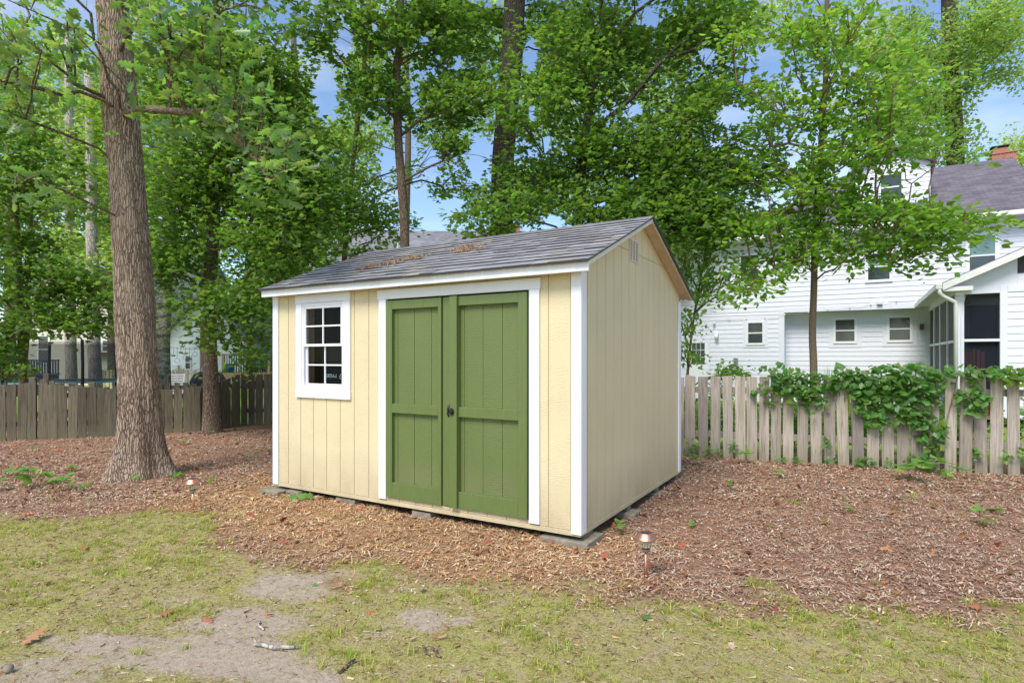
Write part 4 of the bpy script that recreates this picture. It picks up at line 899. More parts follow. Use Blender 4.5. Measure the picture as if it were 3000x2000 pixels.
# ================================================================ FENCES
def picket_mesh(w_, h0, h1, th=.018):
    """one board with a slightly uneven top; origin at ground"""
    me = MB(); n = 5; zz = [-.03, .3, .6, .9]; hw = w_ / 2; V = []
    lv = [z for z in zz if z < min(h0, h1) - .1]
    for z in lv: j = rng.randn() * .0015; V.append(((-hw + j, 0, z), (hw + j, 0, z), (hw + j, th, z), (-hw + j, th, z)))
    V.append(((-hw, 0, h0), (hw, 0, h1), (hw, th, h1), (-hw, th, h0)))
    vv = [p for r_ in V for p in r_]; Fc = [(3, 2, 1, 0)]
    for i in range(len(V) - 1):
        for j in range(4): Fc.append((i * 4 + j, i * 4 + (j + 1) % 4, (i + 1) * 4 + (j + 1) % 4, (i + 1) * 4 + j))
    Fc.append(tuple((len(V) - 1) * 4 + j for j in range(4))); return vv, Fc
def fence(name, label, path, heights, mat, pitch, w_, post_at=(), rails=(.3, .85), skip=0, post_extra=.12, tops=.012, group=None):
    path = [Vector((p[0], p[1], 0)) for p in path]; base = path[0]; root = thing(name, label, 'fence', base, 0, group)
    seg = [(a, b, (b - a).length) for a, b in zip(path[:-1], path[1:])]; tot = sum(s[2] for s in seg)
    def at(s):
        for i, (a, b, l_) in enumerate(seg):
            if s <= l_ + 1e-6 or i == len(seg) - 1: t = min(s / l_, 1.0); return a.lerp(b, t), (b - a).normalized(), heights[i] + (heights[i + 1] - heights[i]) * t
            s -= l_
    s = pitch * .5; n = 0
    while s < tot:
        p, u, h = at(s); V_, F_ = picket_mesh(w_ * (1 + .05 * rng.randn()), h + tops * rng.randn(), h + tops * rng.randn())
        o = mesh_obj('picket', V_, F_, mat, root); ang = math.atan2(u.y, u.x)
        o.location = p - base + Vector((0, 0, 0)); o.rotation_euler = (rng.randn() * .006, rng.randn() * .008, ang + rng.randn() * .015); s += pitch * (1 + .04 * rng.randn()); n += 1
        b = o.modifiers.new('bevel', 'BEVEL'); b.width = .003; b.segments = 1
    for i, (a, b, l_) in enumerate(seg):
        u = (b - a).normalized(); nn = Vector((-u.y, u.x, 0))
        for fr_ in rails:
            za, zb = heights[i] * fr_, heights[i + 1] * fr_; A = a - base + nn * .022; B = b - base + nn * .022
            MB().hexa([A + Vector((0, 0, za)), B + Vector((0, 0, zb)), B + nn * .04 + Vector((0, 0, zb)), A + nn * .04 + Vector((0, 0, za))], [A + Vector((0, 0, za + .085)), B + Vector((0, 0, zb + .085)), B + nn * .04 + Vector((0, 0, zb + .085)), A + nn * .04 + Vector((0, 0, za + .085))]).build('rail', mat, root)
    for sp_ in post_at:
        p, u, h = at(sp_); nn = Vector((-u.y, u.x, 0)); q = p - base + nn * .112; T_ = Matrix.Translation(q) @ Matrix.Rotation(math.atan2(u.y, u.x), 4, 'Z')
        MB().box(-.05, .05, -.045, .045, -.05, h + post_extra, T=T_).build('post', mat, root, bevel=.012)
    return root, at
RFa = RF0 - RFU * 6.9; RFb = RF1 + RFU * 2.6
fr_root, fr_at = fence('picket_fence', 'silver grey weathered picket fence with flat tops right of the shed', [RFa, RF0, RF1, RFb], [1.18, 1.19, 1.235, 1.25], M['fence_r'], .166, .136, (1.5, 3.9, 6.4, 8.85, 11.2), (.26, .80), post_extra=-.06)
LP = [(-12.2, 9.1), (-8.97, 10.2), (-8.5, 10.36), (-7.9, 10.6), (-7.3, 10.9), (-6.72, 11.25), (-6.2, 11.5), (-5.98, 11.95), (-5.86, 12.6), (-5.2, 12.75), (-3.9, 12.7)]
fence('board_fence', 'dark brown mossy board fence with a sagging top behind the two big trunks', LP, [1.0, .99, 1.02, .93, .87, .855, .88, .97, 1.12, 1.12, 1.12], M['fence_l'], .154, .140, (3.85, 4.75, 7.1, 8.3), (.25, .78), post_extra=.10)
fence('sagging_fence', 'second low sagging fence just beyond the dark board fence', [(-9.2, 11.3), (-8.2, 11.6), (-7.6, 11.8), (-6.6, 12.0), (-6.0, 12.3)], [1.05, .86, .98, .95, .86], M['fence_l'], .16, .10, (.1, 2.2), (.3, .85))
fence('pale_fence', 'pale yellowish picket fence far beyond the left fence', [W(262, V0, 22), W(352, V0, 22)], [1.0, 1.0], M['fence_y'], .128, .112, (), (.3, .8))
fence('grey_wavy_fence', 'grey picket fence with a wavy top in front of the white gabled house', [W(490, V0, 24), W(520, V0, 24), W(560, V0, 24), W(600, V0, 24), W(650, V0, 24)], [.85, 1.05, .95, 1.05, .95], M['fence_r'], .10, .09, (), (.3, .8))
# ================================================================ TREES
tree('oak_tree', 'thick leaning oak trunk with deeply ridged bark and lobed leaves at the left front',
     [(408, 1392, 7.2), (410, 1200, 7.2), (402, 1000, 7.2), (384, 700, 7.2), (360, 420, 7.2), (345, 200, 7.2), (330, 0, 7.25), (318, -260, 7.3)],
     [(120, 110, 240, 130, 6.3, .5, 20), (40, 300, 130, 110, 6.3, .5, 7), (520, 110, 170, 90, 5.9, .4, 18), (600, 20, 170, 60, 5.9, .4, 10), (680, 300, 150, 80, 5.8, .3, 14), (800, 380, 90, 60, 5.7, .3, 7), (830, 520, 80, 50, 5.6, .3, 5), (420, 350, 50, 40, 6.5, .2, 2), (80, 520, 70, 50, 6, .3, 3), (350, -150, 450, 120, 6.6, 1.0, 20)],
     M['bark_oak'], M['lf_oak'], T_OAK, .15, 15, .30,
     limbs=[[(345, 318, 7.0), (300, 292, 6.95), (232, 268, 6.8), (180, 278, 6.7), (100, 256, 6.5), (0, 236, 6.3), (-120, 200, 6.2)],
            [(232, 268, 6.8), (205, 225, 6.7), (160, 190, 6.6), (100, 130, 6.5), (10, 90, 6.4)],
            [(352, 315, 6.95), (345, 262, 6.9), (318, 235, 6.8), (300, 170, 6.7), (275, 120, 6.6), (266, 40, 6.5), (225, 0, 6.4), (180, -60, 6.3)],
            [(268, 90, 6.6), (200, 80, 6.5), (90, 30, 6.3), (0, -10, 6.2)],
            [(365, 316, 6.95), (455, 322, 6.5), (550, 330, 6.2), (610, 325, 6.0), (690, 400, 5.8), (750, 470, 5.7)],
            [(340, 150, 7.0), (420, 45, 6.6), (520, 40, 6.2), (620, 60, 6.0)]],
     tr=(.228, .160), gaps=False, nside=96, flare=1.55, trunk_fine=True, maxr=.05, up=.6, droop=.5)
tree('maple_tree', 'straight brown trunk with dense dark green maple leaves left of the shed',
     [(620, 1272, 11.3), (618, 1150, 11.3), (614, 900, 11.3), (625, 600, 11.3), (630, 350, 11.3), (640, 50, 11.3), (645, -200, 11.3)],
     [(560, 520, 170, 180, 11.2, 1, 60), (760, 430, 190, 220, 11.2, 1.1, 90), (490, 760, 110, 90, 10.8, .6, 26), (830, 700, 130, 130, 10.6, .8, 46), (640, 180, 260, 190, 11.2, 1.2, 90), (720, 880, 110, 60, 10.4, .5, 20), (570, 900, 80, 30, 10.4, .5, 6), (900, 560, 90, 120, 11, .7, 30), (690, 980, 70, 35, 10.3, .3, 7), (600, -120, 350, 120, 11.3, 1.4, 50)],
     M['bark_brown'], M['lf_maple'], T_MAPLE, .105, 78, .60, tr=(.145, .08), group=None, srz=.11)
tree('forked_sapling', 'slender young tree with two thin stems at the far left edge',
     [(70, 1200, 12.4), (68, 1080, 12.4), (56, 850, 12.4), (48, 600, 12.4), (40, 350, 12.4)],
     [(110, 800, 190, 120, 12, .8, 60), (60, 560, 180, 160, 12, .9, 60), (190, 930, 130, 55, 11.5, .5, 22), (10, 980, 70, 60, 11.8, .4, 12), (290, 860, 60, 60, 11.6, .4, 12), (40, 330, 160, 120, 12.4, 1, 28)],
     M['bark_smooth'], M['lf_maple'], T_MAPLE, .12, 55, .48, limbs=[[(70, 1090, 12.35), (80, 950, 12.3), (84, 820, 12.3), (92, 620, 12.3), (110, 420, 12.3)]], tr=(.085, .03))
tree('grey_trunk_tree', 'grey patchy leaning trunk seen right behind the thick oak trunk',
     [(480, 1180, 13.2), (479, 1000, 13.2), (483, 880, 13.2), (492, 720, 13.2), (502, 500, 13.2), (514, 200, 13.2)],
     [(430, 560, 160, 130, 13.2, 1, 40), (400, 300, 180, 160, 13.2, 1, 45)], M['bark_birch'], M['lf_maple2'], T_MAPLE, .12, 60, .5, tr=(.15, .12))
tree('pale_trunk_tree', 'pale brown trunk with a vine on it just left of the window box',
     [(280, 1150, 17), (276, 1000, 17), (272, 850, 17), (268, 600, 17), (262, 200, 17)], [(300, 500, 220, 200, 18, 1.5, 70), (280, 760, 150, 90, 17, 1, 18)], M['bark_pale'], M['lf_far'], T_MAPLE, .13, 50, .6, tr=(.175, .12))
tree('pale_trunk_tree', 'pale straight trunk standing behind the trampoline net',
     [(210, 1150, 18), (208, 1000, 18), (206, 850, 18), (204, 500, 18), (200, 100, 18)], [(120, 420, 200, 200, 19, 1.5, 70), (180, 720, 130, 90, 18, 1, 18)], M['bark_pale'], M['lf_far'], T_MAPLE, .13, 50, .6, tr=(.16, .1))
tree('thin_dark_tree', 'thin dark trunk with pale green leaves just above the left roof slope',
     [(1006, 1150, 14), (1006, 900, 14), (1010, 740, 14), (1022, 600, 14), (1038, 440, 14), (1060, 250, 14), (1075, 60, 14)],
     [(985, 620, 110, 90, 14, .8, 40), (1060, 540, 90, 120, 14, .8, 26), (920, 480, 90, 150, 14.4, 1, 38), (1110, 640, 90, 60, 13.6, .6, 20), (1040, 250, 90, 150, 14, .9, 34), (1100, 740, 90, 22, 13, .4, 10), (1280, 500, 80, 130, 14.6, .7, 22), (1110, 480, 60, 130, 14.8, .6, 16), (1350, 560, 50, 60, 14.8, .5, 8), (920, 250, 80, 120, 14.6, .8, 24)],
     M['bark_brown'], M['lf_maple2'], T_OVAL, .11, 48, .46, tr=(.085, .04))
tree('forked_tree', 'bent dark brown trunk that forks high above the middle of the shed roof',
     [(1190, 1150, 12), (1188, 900, 12), (1186, 740, 12), (1184, 640, 12), (1172, 480, 12), (1164, 330, 12), (1162, 200, 12), (1172, 120, 12), (1174, 0, 12), (1178, -160, 12)],
     [(1010, 70, 170, 110, 11.6, .8, 46), (1260, 90, 140, 110, 12, .9, 44), (1300, 280, 70, 90, 11.8, .6, 22), (1090, 260, 70, 90, 11.8, .6, 16), (1370, 180, 80, 110, 13.9, .5, 18), (1200, 320, 70, 70, 12.2, .5, 10), (1160, -140, 300, 90, 12, 1.2, 34), (1330, 440, 60, 60, 11.6, .4, 10), (1450, 250, 60, 70, 11.6, .4, 8)],
     M['bark_brown'], M['lf_maple'], T_MAPLE, .12, 55, .44, limbs=[[(1163, 190, 12), (1135, 110, 11.9), (1090, 50, 11.8), (1050, 0, 11.7), (1000, -60, 11.6)]], tr=(.105, .075))
tree('tall_dark_tree', 'tall thick dark trunk rising behind the middle of the shed roof',
     [(1462, 1150, 13), (1464, 900, 13), (1468, 700, 13), (1473, 500, 13), (1486, 330, 13), (1500, 150, 13), (1508, 0, 13), (1520, -300, 13)],
     [(1400, 60, 110, 120, 14.2, .6, 22), (1600, 60, 120, 110, 13.6, .8, 30), (1400, 590, 110, 36, 12.2, .4, 12), (1570, 600, 60, 40, 13.4, .4, 8), (1430, 700, 80, 22, 12, .4, 8), (1500, -160, 300, 100, 13, 1.4, 30)],
     M['bark_dark'], M['lf_maple'], T_MAPLE, .12, 60, .45, tr=(.27, .22), nside=40)
tree('broad_maple', 'maple with many upright stems and the broadest dark green crown, behind the shed ridge',
     [(1672, 1150, 11.2), (1680, 900, 11.2), (1690, 640, 11.2), (1700, 520, 11.2), (1712, 420, 11.2), (1724, 340, 11.2), (1742, 240, 11.2), (1752, 180, 11.2)],
     [(1770, 140, 230, 170, 11.6, 1.2, 90), (1910, 440, 220, 100, 11, 1, 76), (1640, 510, 170, 90, 11.6, .7, 36), (1400, 610, 110, 36, 10.6, .4, 14), (2010, 620, 170, 70, 10.4, .8, 50), (1830, 600, 180, 60, 10.6, .8, 44), (1600, 300, 120, 110, 11, .9, 34), (2080, 300, 130, 140, 11, 1, 50), (2130, 480, 110, 80, 10.6, .8, 30), (2060, 80, 140, 90, 11, 1, 40), (1960, 560, 120, 60, 10.8, .6, 30), (1850, -140, 400, 110, 11.2, 1.5, 60)],
     M['bark_dark'], M['lf_maple'], T_MAPLE, .104, 84, .64,
     limbs=[[(1748, 200, 11.2), (1742, 100, 11.2), (1725, 0, 11.2), (1700, -100, 11.2)], [(1752, 190, 11.2), (1758, 90, 11.15), (1762, -40, 11.1)], [(1752, 190, 11.2), (1785, 90, 11.1), (1820, -20, 11)], [(1752, 195, 11.2), (1800, 110, 11), (1860, 40, 10.9), (1940, -20, 10.8)],
            [(1712, 420, 11.2), (1770, 355, 11), (1850, 290, 10.8), (1920, 200, 10.6), (1990, 130, 10.4)], [(1705, 430, 11.2), (1780, 425, 11), (1860, 425, 10.8), (1960, 430, 10.6)], [(1690, 600, 11.2), (1760, 590, 11), (1850, 540, 10.8), (1950, 505, 10.6), (2050, 490, 10.5)]], tr=(.10, .075), maxr=.045, srz=.12)
tree('young_tree', 'slim young tree with layered bright oval leaves in front of the white house',
     [(2384, 1250, 9.8), (2383, 1080, 9.8), (2380, 980, 9.8), (2384, 850, 9.8), (2388, 700, 9.8), (2395, 560, 9.8), (2408, 380, 9.8), (2418, 240, 9.8), (2420, 120, 9.8), (2425, -60, 9.8)],
     [(2400, 110, 270, 110, 9.7, 1, 60), (2300, 300, 190, 110, 9.8, .9, 44), (2560, 250, 200, 130, 9.6, 1, 60), (2600, 430, 220, 90, 9.4, .9, 56), (2330, 480, 190, 70, 9.7, .8, 28), (2440, 560, 210, 50, 9.6, .8, 32), (2640, 620, 200, 45, 9.2, .6, 44), (2300, 660, 190, 40, 9.6, .6, 34), (2480, 700, 200, 30, 9.4, .6, 30), (2760, 670, 120, 28, 8.9, .4, 16), (2560, 760, 120, 18, 9.2, .4, 9), (2330, 755, 150, 20, 9.5, .5, 13), (2200, 805, 60, 22, 9.3, .3, 6), (2190, 850, 55, 14, 9.2, .2, 5), (2680, 720, 90, 22, 9, .3, 8), (2850, 630, 60, 14, 8.8, .2, 6), (2450, -120, 300, 90, 9.8, 1.2, 30)],
     M['bark_smooth'], M['lf_young'], T_OVAL, .108, 34, .44,
     limbs=[[(2414, 290, 9.8), (2460, 180, 9.7), (2500, 80, 9.6), (2560, 0, 9.5)], [(2420, 250, 9.8), (2440, 130, 9.8), (2460, 0, 9.8)], [(2384, 780, 9.8), (2450, 740, 9.6), (2540, 720, 9.4), (2610, 735, 9.2)], [(2385, 770, 9.8), (2330, 760, 9.6), (2270, 790, 9.4), (2200, 830, 9.3)],
            [(2390, 640, 9.8), (2500, 620, 9.5), (2640, 600, 9.2), (2740, 640, 9.0), (2800, 670, 8.8)], [(2390, 620, 9.8), (2300, 620, 9.6), (2220, 640, 9.5)], [(2400, 460, 9.8), (2520, 440, 9.5), (2680, 440, 9.2)], [(2400, 440, 9.8), (2310, 420, 9.7), (2200, 440, 9.6)], [(2410, 320, 9.8), (2520, 300, 9.5), (2650, 270, 9.3)]],
     tr=(.062, .035), maxr=.022, up=.55, srz=.045, flare=1.25)
tree('tall_far_tree', 'tall tree with fine feathery leaves beyond the roof near the right edge',
     [(2800, 1050, 27), (2800, 700, 27), (2798, 430, 27), (2785, 200, 27), (2780, -100, 27)],
     [(2760, 380, 110, 90, 27, 1.5, 36), (2800, 200, 170, 140, 27, 2, 80), (2920, 60, 130, 120, 25, 2, 60), (2660, 120, 80, 120, 27, 2, 34), (2960, 250, 60, 60, 26, 1, 14), (2850, -120, 200, 90, 26, 2, 30)],
     M['bark_dark'], M['lf_far'], T_FAR, .17, 75, .95, tr=(.42, .3), srz=.18, up=.8)
tree('far_yellow_tree', 'yellowish green tree top at the right edge beside the brick chimney',
     [(3030, 1050, 34), (3030, 700, 34), (3030, 450, 34)], [(3010, 460, 80, 60, 34, 1.5, 34), (3010, 560, 60, 50, 34, 1, 16)], M['bark_brown'], M['lf_yel'], T_FAR, .2, 70, 1.0, tr=(.3, .15), srz=.3, gaps=False)
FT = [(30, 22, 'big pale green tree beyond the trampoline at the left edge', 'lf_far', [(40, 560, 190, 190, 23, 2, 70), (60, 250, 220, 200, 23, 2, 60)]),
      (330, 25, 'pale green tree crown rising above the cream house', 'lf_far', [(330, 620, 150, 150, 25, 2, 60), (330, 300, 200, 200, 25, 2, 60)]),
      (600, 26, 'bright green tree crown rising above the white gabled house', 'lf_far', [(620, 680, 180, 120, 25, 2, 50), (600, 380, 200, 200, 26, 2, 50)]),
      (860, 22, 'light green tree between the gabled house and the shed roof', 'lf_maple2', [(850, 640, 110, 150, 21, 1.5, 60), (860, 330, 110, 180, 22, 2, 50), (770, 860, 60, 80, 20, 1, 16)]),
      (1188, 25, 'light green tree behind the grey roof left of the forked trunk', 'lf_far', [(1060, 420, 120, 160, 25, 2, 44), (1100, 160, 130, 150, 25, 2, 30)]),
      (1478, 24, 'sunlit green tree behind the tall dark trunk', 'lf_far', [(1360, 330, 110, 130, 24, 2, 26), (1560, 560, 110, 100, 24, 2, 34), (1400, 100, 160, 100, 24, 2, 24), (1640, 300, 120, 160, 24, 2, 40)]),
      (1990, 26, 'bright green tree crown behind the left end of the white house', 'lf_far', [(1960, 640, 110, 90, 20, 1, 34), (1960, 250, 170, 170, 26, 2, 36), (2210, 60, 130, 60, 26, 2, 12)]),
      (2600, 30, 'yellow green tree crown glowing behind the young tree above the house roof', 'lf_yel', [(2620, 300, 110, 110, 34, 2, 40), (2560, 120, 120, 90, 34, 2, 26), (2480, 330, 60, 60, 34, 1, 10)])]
for px, d, lab, lm, bl_ in FT:
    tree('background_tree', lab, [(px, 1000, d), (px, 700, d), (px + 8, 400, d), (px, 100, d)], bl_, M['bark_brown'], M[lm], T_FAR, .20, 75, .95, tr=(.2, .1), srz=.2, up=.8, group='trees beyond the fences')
tree('broadleaf_bush', 'tall loose bush between the right side of the shed and the white house',
     [(2010, 1150, 10.6), (2030, 950, 10.6), (2060, 780, 10.6)], [(2040, 770, 60, 50, 10.5, .4, 14), (2070, 840, 55, 45, 10.4, .4, 13), (2012, 930, 34, 70, 10.5, .3, 8), (2012, 1030, 34, 40, 10.4, .3, 9), (2110, 1090, 80, 12, 10.2, .3, 8), (2150, 790, 40, 25, 10.2, .2, 4), (2070, 700, 50, 40, 10.6, .3, 8)],
     M['bark_smooth'], M['lf_young'], T_OVAL, .075, 42, .22, tr=(.03, .015), maxr=.014, gaps=False, up=.8, cat='bush')
for px, py, d, n_, lab in ((20, 1060, 11.6, 10, 'dark bush just over the board fence at the left edge'), (735, 1040, 14, 12, 'leafy bush in front of the timber deck'), (330, 1075, 24, 6, 'low bush under the window box of the cream house')):
    tree('bush', lab, [(px, 1150, d), (px, py + 40, d)], [(px, py, 60, 45, d, .5, n_)], M['bark_smooth'], M['lf_maple'], T_MAPLE, .09, 40, .25, tr=(.02, .01), maxr=.01, gaps=False, up=.8, cat='bush', group='bushes over the left fence')

# shrubs on the lawn behind the right fence, seen between its boards
for i, s_ in enumerate(np.linspace(.6, 9.2, 9)):
    p = RF0 + RFU * float(s_) + Vector((-RFU.y, RFU.x, 0)) * (.65 + rng.rand() * .5) - RFU * 1.2
    t = thing('shrub', 'low green shrub growing behind the picket fence', 'shrub', p, 0, 'shrubs behind the picket fence'); n = 420
    q = rng.randn(n, 3) * [.26, .16, .2] + [0, 0, .5]; q = q[q[:, 2] > .02]; n = len(q)
    leaf_mesh('foliage', q, np.array([0, 0, 1.]) + rng.randn(n, 3) * .7, rng.randn(n, 3), .055 + .05 * rng.rand(n), T_VINE, M['lf_vine'], t)
    sm = MB()
    for j in range(6): sm.tube([(0, 0, -.02), (rng.randn() * .08, rng.randn() * .05, .3), (rng.randn() * .2, rng.randn() * .1, .65)], .006, 4)
    sm.build('stem', M['bark_smooth'], t)

# grapevine over the fence
FN = Vector((RFU.y, -RFU.x, 0))         # fence normal towards the camera
def fpt(px, py, off=0.0):
    """point of the fence plane seen at a pixel"""
    k = (px - 1500) / F; A = RF0 + FN * off; dx, dy = k, 1.0
    s_ = (A.x - k * A.y) / (k * RFU.y - RFU.x); y = A.y + s_ * RFU.y; return Vector((k * y, y, H + (V0 - py) / F * y))
def vine(name, label, blobs, size=.095, group=None, tm=T_VINE, mt='lf_vine', stems=True):
    c0 = fpt(blobs[0][0], blobs[0][1]); base = Vector((c0.x, c0.y, 0)); t = thing(name, label, 'vine', base, 0, group); P_, N_, S_ = [], [], []; sm = MB()
    for px, py, rx, ry, n in blobs:
        for i in range(int(n * .72)):
            a, r = rng.rand() * 6.28, rng.rand() ** .55; p = fpt(px + math.cos(a) * r * rx, py + math.sin(a) * r * ry, .035 + abs(rng.randn()) * .05 * (1.6 if py < 1120 else 1))
            if py < 1115 and rng.rand() < .5: p -= FN * (rng.rand() * .28)
            if p.z < .02: continue
            P_.append(p - base); N_.append(FN * .55 + Vector((0, 0, .75)) + Vector(rng.randn(3) * .5)); S_.append(size * (.45 + .7 * rng.rand()))
    for b1, b2 in zip(blobs[:-1], blobs[1:]):
        if not stems or abs(b1[0] - b2[0]) > 300: continue
        a, b = fpt(b1[0], b1[1], .04) - base, fpt(b2[0], b2[1], .04) - base; sm.tube([a, a.lerp(b, .33) + Vector((0, 0, .05 * rng.randn())), a.lerp(b, .66) + Vector((0, 0, .05 * rng.randn())), b], .006, 5)
    n = len(P_); leaf_mesh('foliage', np.array(P_), np.array(N_), np.array([0, 0, -1.]) + rng.randn(n, 3) * .6, np.array(S_), tm, M[mt], t)
    if sm.V: sm.build('stem', M['bark_smooth'], t, smooth=True)
    return t
vine('grapevine', 'large green grapevine spilling over the middle and right of the picket fence',
     [(2250, 1082, 30, 14, 16), (2300, 1095, 60, 26, 70), (2290, 1120, 50, 30, 60), (2380, 1120, 80, 34, 130), (2360, 1160, 60, 26, 60), (2400, 1185, 40, 22, 32), (2500, 1120, 70, 40, 130), (2480, 1080, 40, 12, 20), (2560, 1110, 90, 40, 190), (2660, 1100, 100, 40, 220), (2590, 1160, 90, 40, 170), (2680, 1160, 80, 50, 170), (2550, 1195, 50, 26, 50), (2640, 1210, 70, 34, 100), (2570, 1230, 40, 22, 34), (2700, 1230, 44, 26, 44), (2740, 1110, 60, 34, 80), (2720, 1280, 40, 22, 34), (2740, 1310, 28, 24, 22), (2710, 1340, 28, 24, 20), (2760, 1260, 22, 30, 18), (2740, 1370, 34, 14, 20), (2810, 1085, 60, 16, 50), (2880, 1092, 60, 14, 50)])
vine('grapevine', 'smaller clump of vine leaves near the top of the fence at the right', [(2840, 1170, 50, 36, 60), (2890, 1165, 26, 16, 16), (2860, 1195, 34, 20, 26), (2850, 1130, 24, 24, 16)])
vine('grapevine', 'bright vine trailing along the fence top at the right edge', [(2950, 1088, 60, 20, 60), (3000, 1100, 50, 26, 50), (2970, 1112, 30, 16, 16), (3080, 1100, 60, 30, 50)], mt='lf_young')
vine('grapevine', 'three dangling vine leaves left of the large grapevine', [(2225, 1140, 24, 18, 16), (2265, 1160, 16, 24, 9), (2262, 1178, 10, 8, 3)])
ivyp = [(2032, 1300, 'ivy sprig climbing the picket nearest the shed'), (2034, 1328, 'ivy sprig at the foot of the picket nearest the shed'), (2074, 1322, 'ivy at the foot of the third picket from the shed'), (2104, 1326, 'ivy tuft at the fence foot just right of the shed'), (2145, 1305, 'ivy climbing between the fifth and sixth picket'), (2284, 1345, 'ivy at the fence foot below the left end of the grapevine'), (2335, 1345, 'ivy pair of tufts at the fence foot left of the young tree'), (2433, 1350, 'ivy at the fence foot just right of the young tree'), (2540, 1355, 'widest ivy tuft at the middle of the fence foot'), (2600, 1358, 'ivy at the fence foot right of the widest tuft'), (2668, 1345, 'single ivy stalk on a picket by the hanging grapevine'), (2860, 1330, 'ivy leaves climbing a picket below the small vine clump'), (2945, 1335, 'ivy leaves low on the fence near the right edge'), (2995, 1320, 'dark ivy leaves at the right edge of the fence'), (2425, 1300, 'two ivy leaves low on a picket near the young tree')]
for i, (px, py, lb) in enumerate(ivyp): vine('ivy', lb, [(px, py, 16 if i != 8 else 34, 18, 16 if i != 8 else 40)], .062, 'ivy tufts at the fence foot', stems=False)
# ornamental grass behind the fence
for px, lb in ((2430, 'yellow green clump of long grass behind the fence beside the young tree'), (2480, 'smaller pale grass clump right of the larger one behind the fence')):
    q = W(px, 1100, 10.8); t = thing('grass_clump', lb, 'grass clump', (q.x, q.y, 0)); n = 150; gm = MB()
    for i in range(n):
        a = rng.rand() * 6.28; r = .05 + .3 * rng.rand(); h = 1.0 + .36 * rng.rand(); d = Vector((math.cos(a), math.sin(a), 0)); s_ = Vector((-d.y, d.x, 0)) * .006
        p0, p1, p2 = Vector((0, 0, 0)) + d * .03, d * r * .45 + Vector((0, 0, h * .8)), d * r + Vector((0, 0, h * (.9 if r > .2 else 1)))
        gm.add([p0 - s_, p0 + s_, p1 + s_, p1 - s_, p2], [(0, 1, 2, 3), (3, 2, 4)], 0, (rng.rand(), rng.rand(), 0, 1))
    gm.build('blades', M['grass'], t, col=True)

# ================================================================ SMALL THINGS ON THE GROUND
def solar(name, label, px, py, lean):
    b = G(px, py); t = thing('solar_light', label, 'garden light', b + Vector((0, 0, float(gz(b.x, b.y)))), 0); t.rotation_euler = (0, lean, .5)
    MB().tube([(0, 0, -.05), (0, 0, .175)], .0105, 14).build('stake', M['copper'], t, smooth=True)
    m_ = MB(); m_.lathe([(.011, .168), (.022, .17), (.024, .178), (.03, .184), (.030, .190), (.024, .192)], 28); m_.build('collar', M['steel'], t, smooth=False)
    m_ = MB(); m_.lathe([(.024, .192), (.036, .200), (.042, .215), (.044, .25), (.043, .262)], 28); m_.build('glass_jar', M['jar'], t, smooth=True)
    m_ = MB()
    for i in range(14): a = i * 2 * math.pi / 14; m_.tube([(.0405 * math.cos(a), .0405 * math.sin(a), .21), (.0415 * math.cos(a), .0415 * math.sin(a), .258)], .0022, 4)
    m_.lathe([(.001, .195), (.012, .197), (.010, .225), (.004, .235), (.001, .236)], 12); m_.build('diffuser', M['vent'], t)
    m_ = MB(); m_.lathe([(.044, .262), (.070, .258), (.072, .262), (.046, .296), (.044, .300), (.001, .3005)], 36); m_.build('cap', M['copper'], t, bevel=0, smooth=False)
    MB().box(-.026, .026, -.022, .022, .3008, .3035).build('solar_panel', M['solar'], t)
solar('solar_light', 'copper solar path light in the chips in front of the shed corner', 1892, 1692, 0.0)
solar('solar_light', 'copper solar path light near the foot of the oak tree', 568, 1492, -.045)
SEED = [(67, 1432, .20, 20, 'largest creeper seedling patch at the left edge'), (18, 1396, .11, 6, 'bright seedling touching the left edge of the photo'), (196, 1432, .15, 12, 'creeper seedling patch left of the oak foot'), (212, 1382, .11, 8, 'small bright seedling behind the creeper patch left of the oak'), (340, 1396, .15, 9, 'upright seedling against the left side of the oak foot'), (428, 1380, .15, 12, 'leafy seedling at the front of the oak foot'), (460, 1376, .10, 6, 'small seedling right of the oak foot front'), (394, 1414, .10, 7, 'low seedling in front of the oak foot'), (509, 1400, .13, 10, 'seedling between the oak foot and the left solar light'),
        (254, 1436, .09, 5, 'tiny seedling between two patches left of the oak'), (96, 1320, .10, 6, 'dark seedling by the left board fence'), (625, 1278, .12, 7, 'seedling at the foot of the straight brown trunk'), (716, 1350, .11, 7, 'seedling midway between the brown trunk and the shed'), (782, 1322, .09, 5, 'seedling close to the left end of the shed'), (543, 1300, .10, 6, 'seedling right behind the oak foot'), (2050, 1368, .15, 9, 'low seedling at the far right corner of the shed'), (2191, 1358, .16, 6, 'round leaved seedling at the fence foot right of the shed'), (2289, 1404, .11, 6, 'seedling in front of the fence below the vine end'), (2682, 1412, .26, 9, 'big leaved seedling in front of the hanging grapevine'), (2767, 1400, .20, 12, 'leafy seedling right of the big leaved one'), (2832, 1408, .15, 8, 'third seedling in the row by the fence at the right'),
        (2870, 1540, .13, 6, 'star shaped seedling alone in the mulch at the right'), (2926, 1506, .09, 4, 'small seedling near the yellow leaf litter at the right'), (2492, 1500, .08, 5, 'tiny seedling in the middle of the right mulch'), (2137, 1444, .10, 5, 'pale seedling right of the shed side'), (1818, 1566, .10, 8, 'seedling between the shed corner and the right solar light'), (2030, 1540, .07, 4, 'tiny seedling right of the low concrete block'), (625, 1420, .08, 4, 'tiny seedling right of the left solar light')]
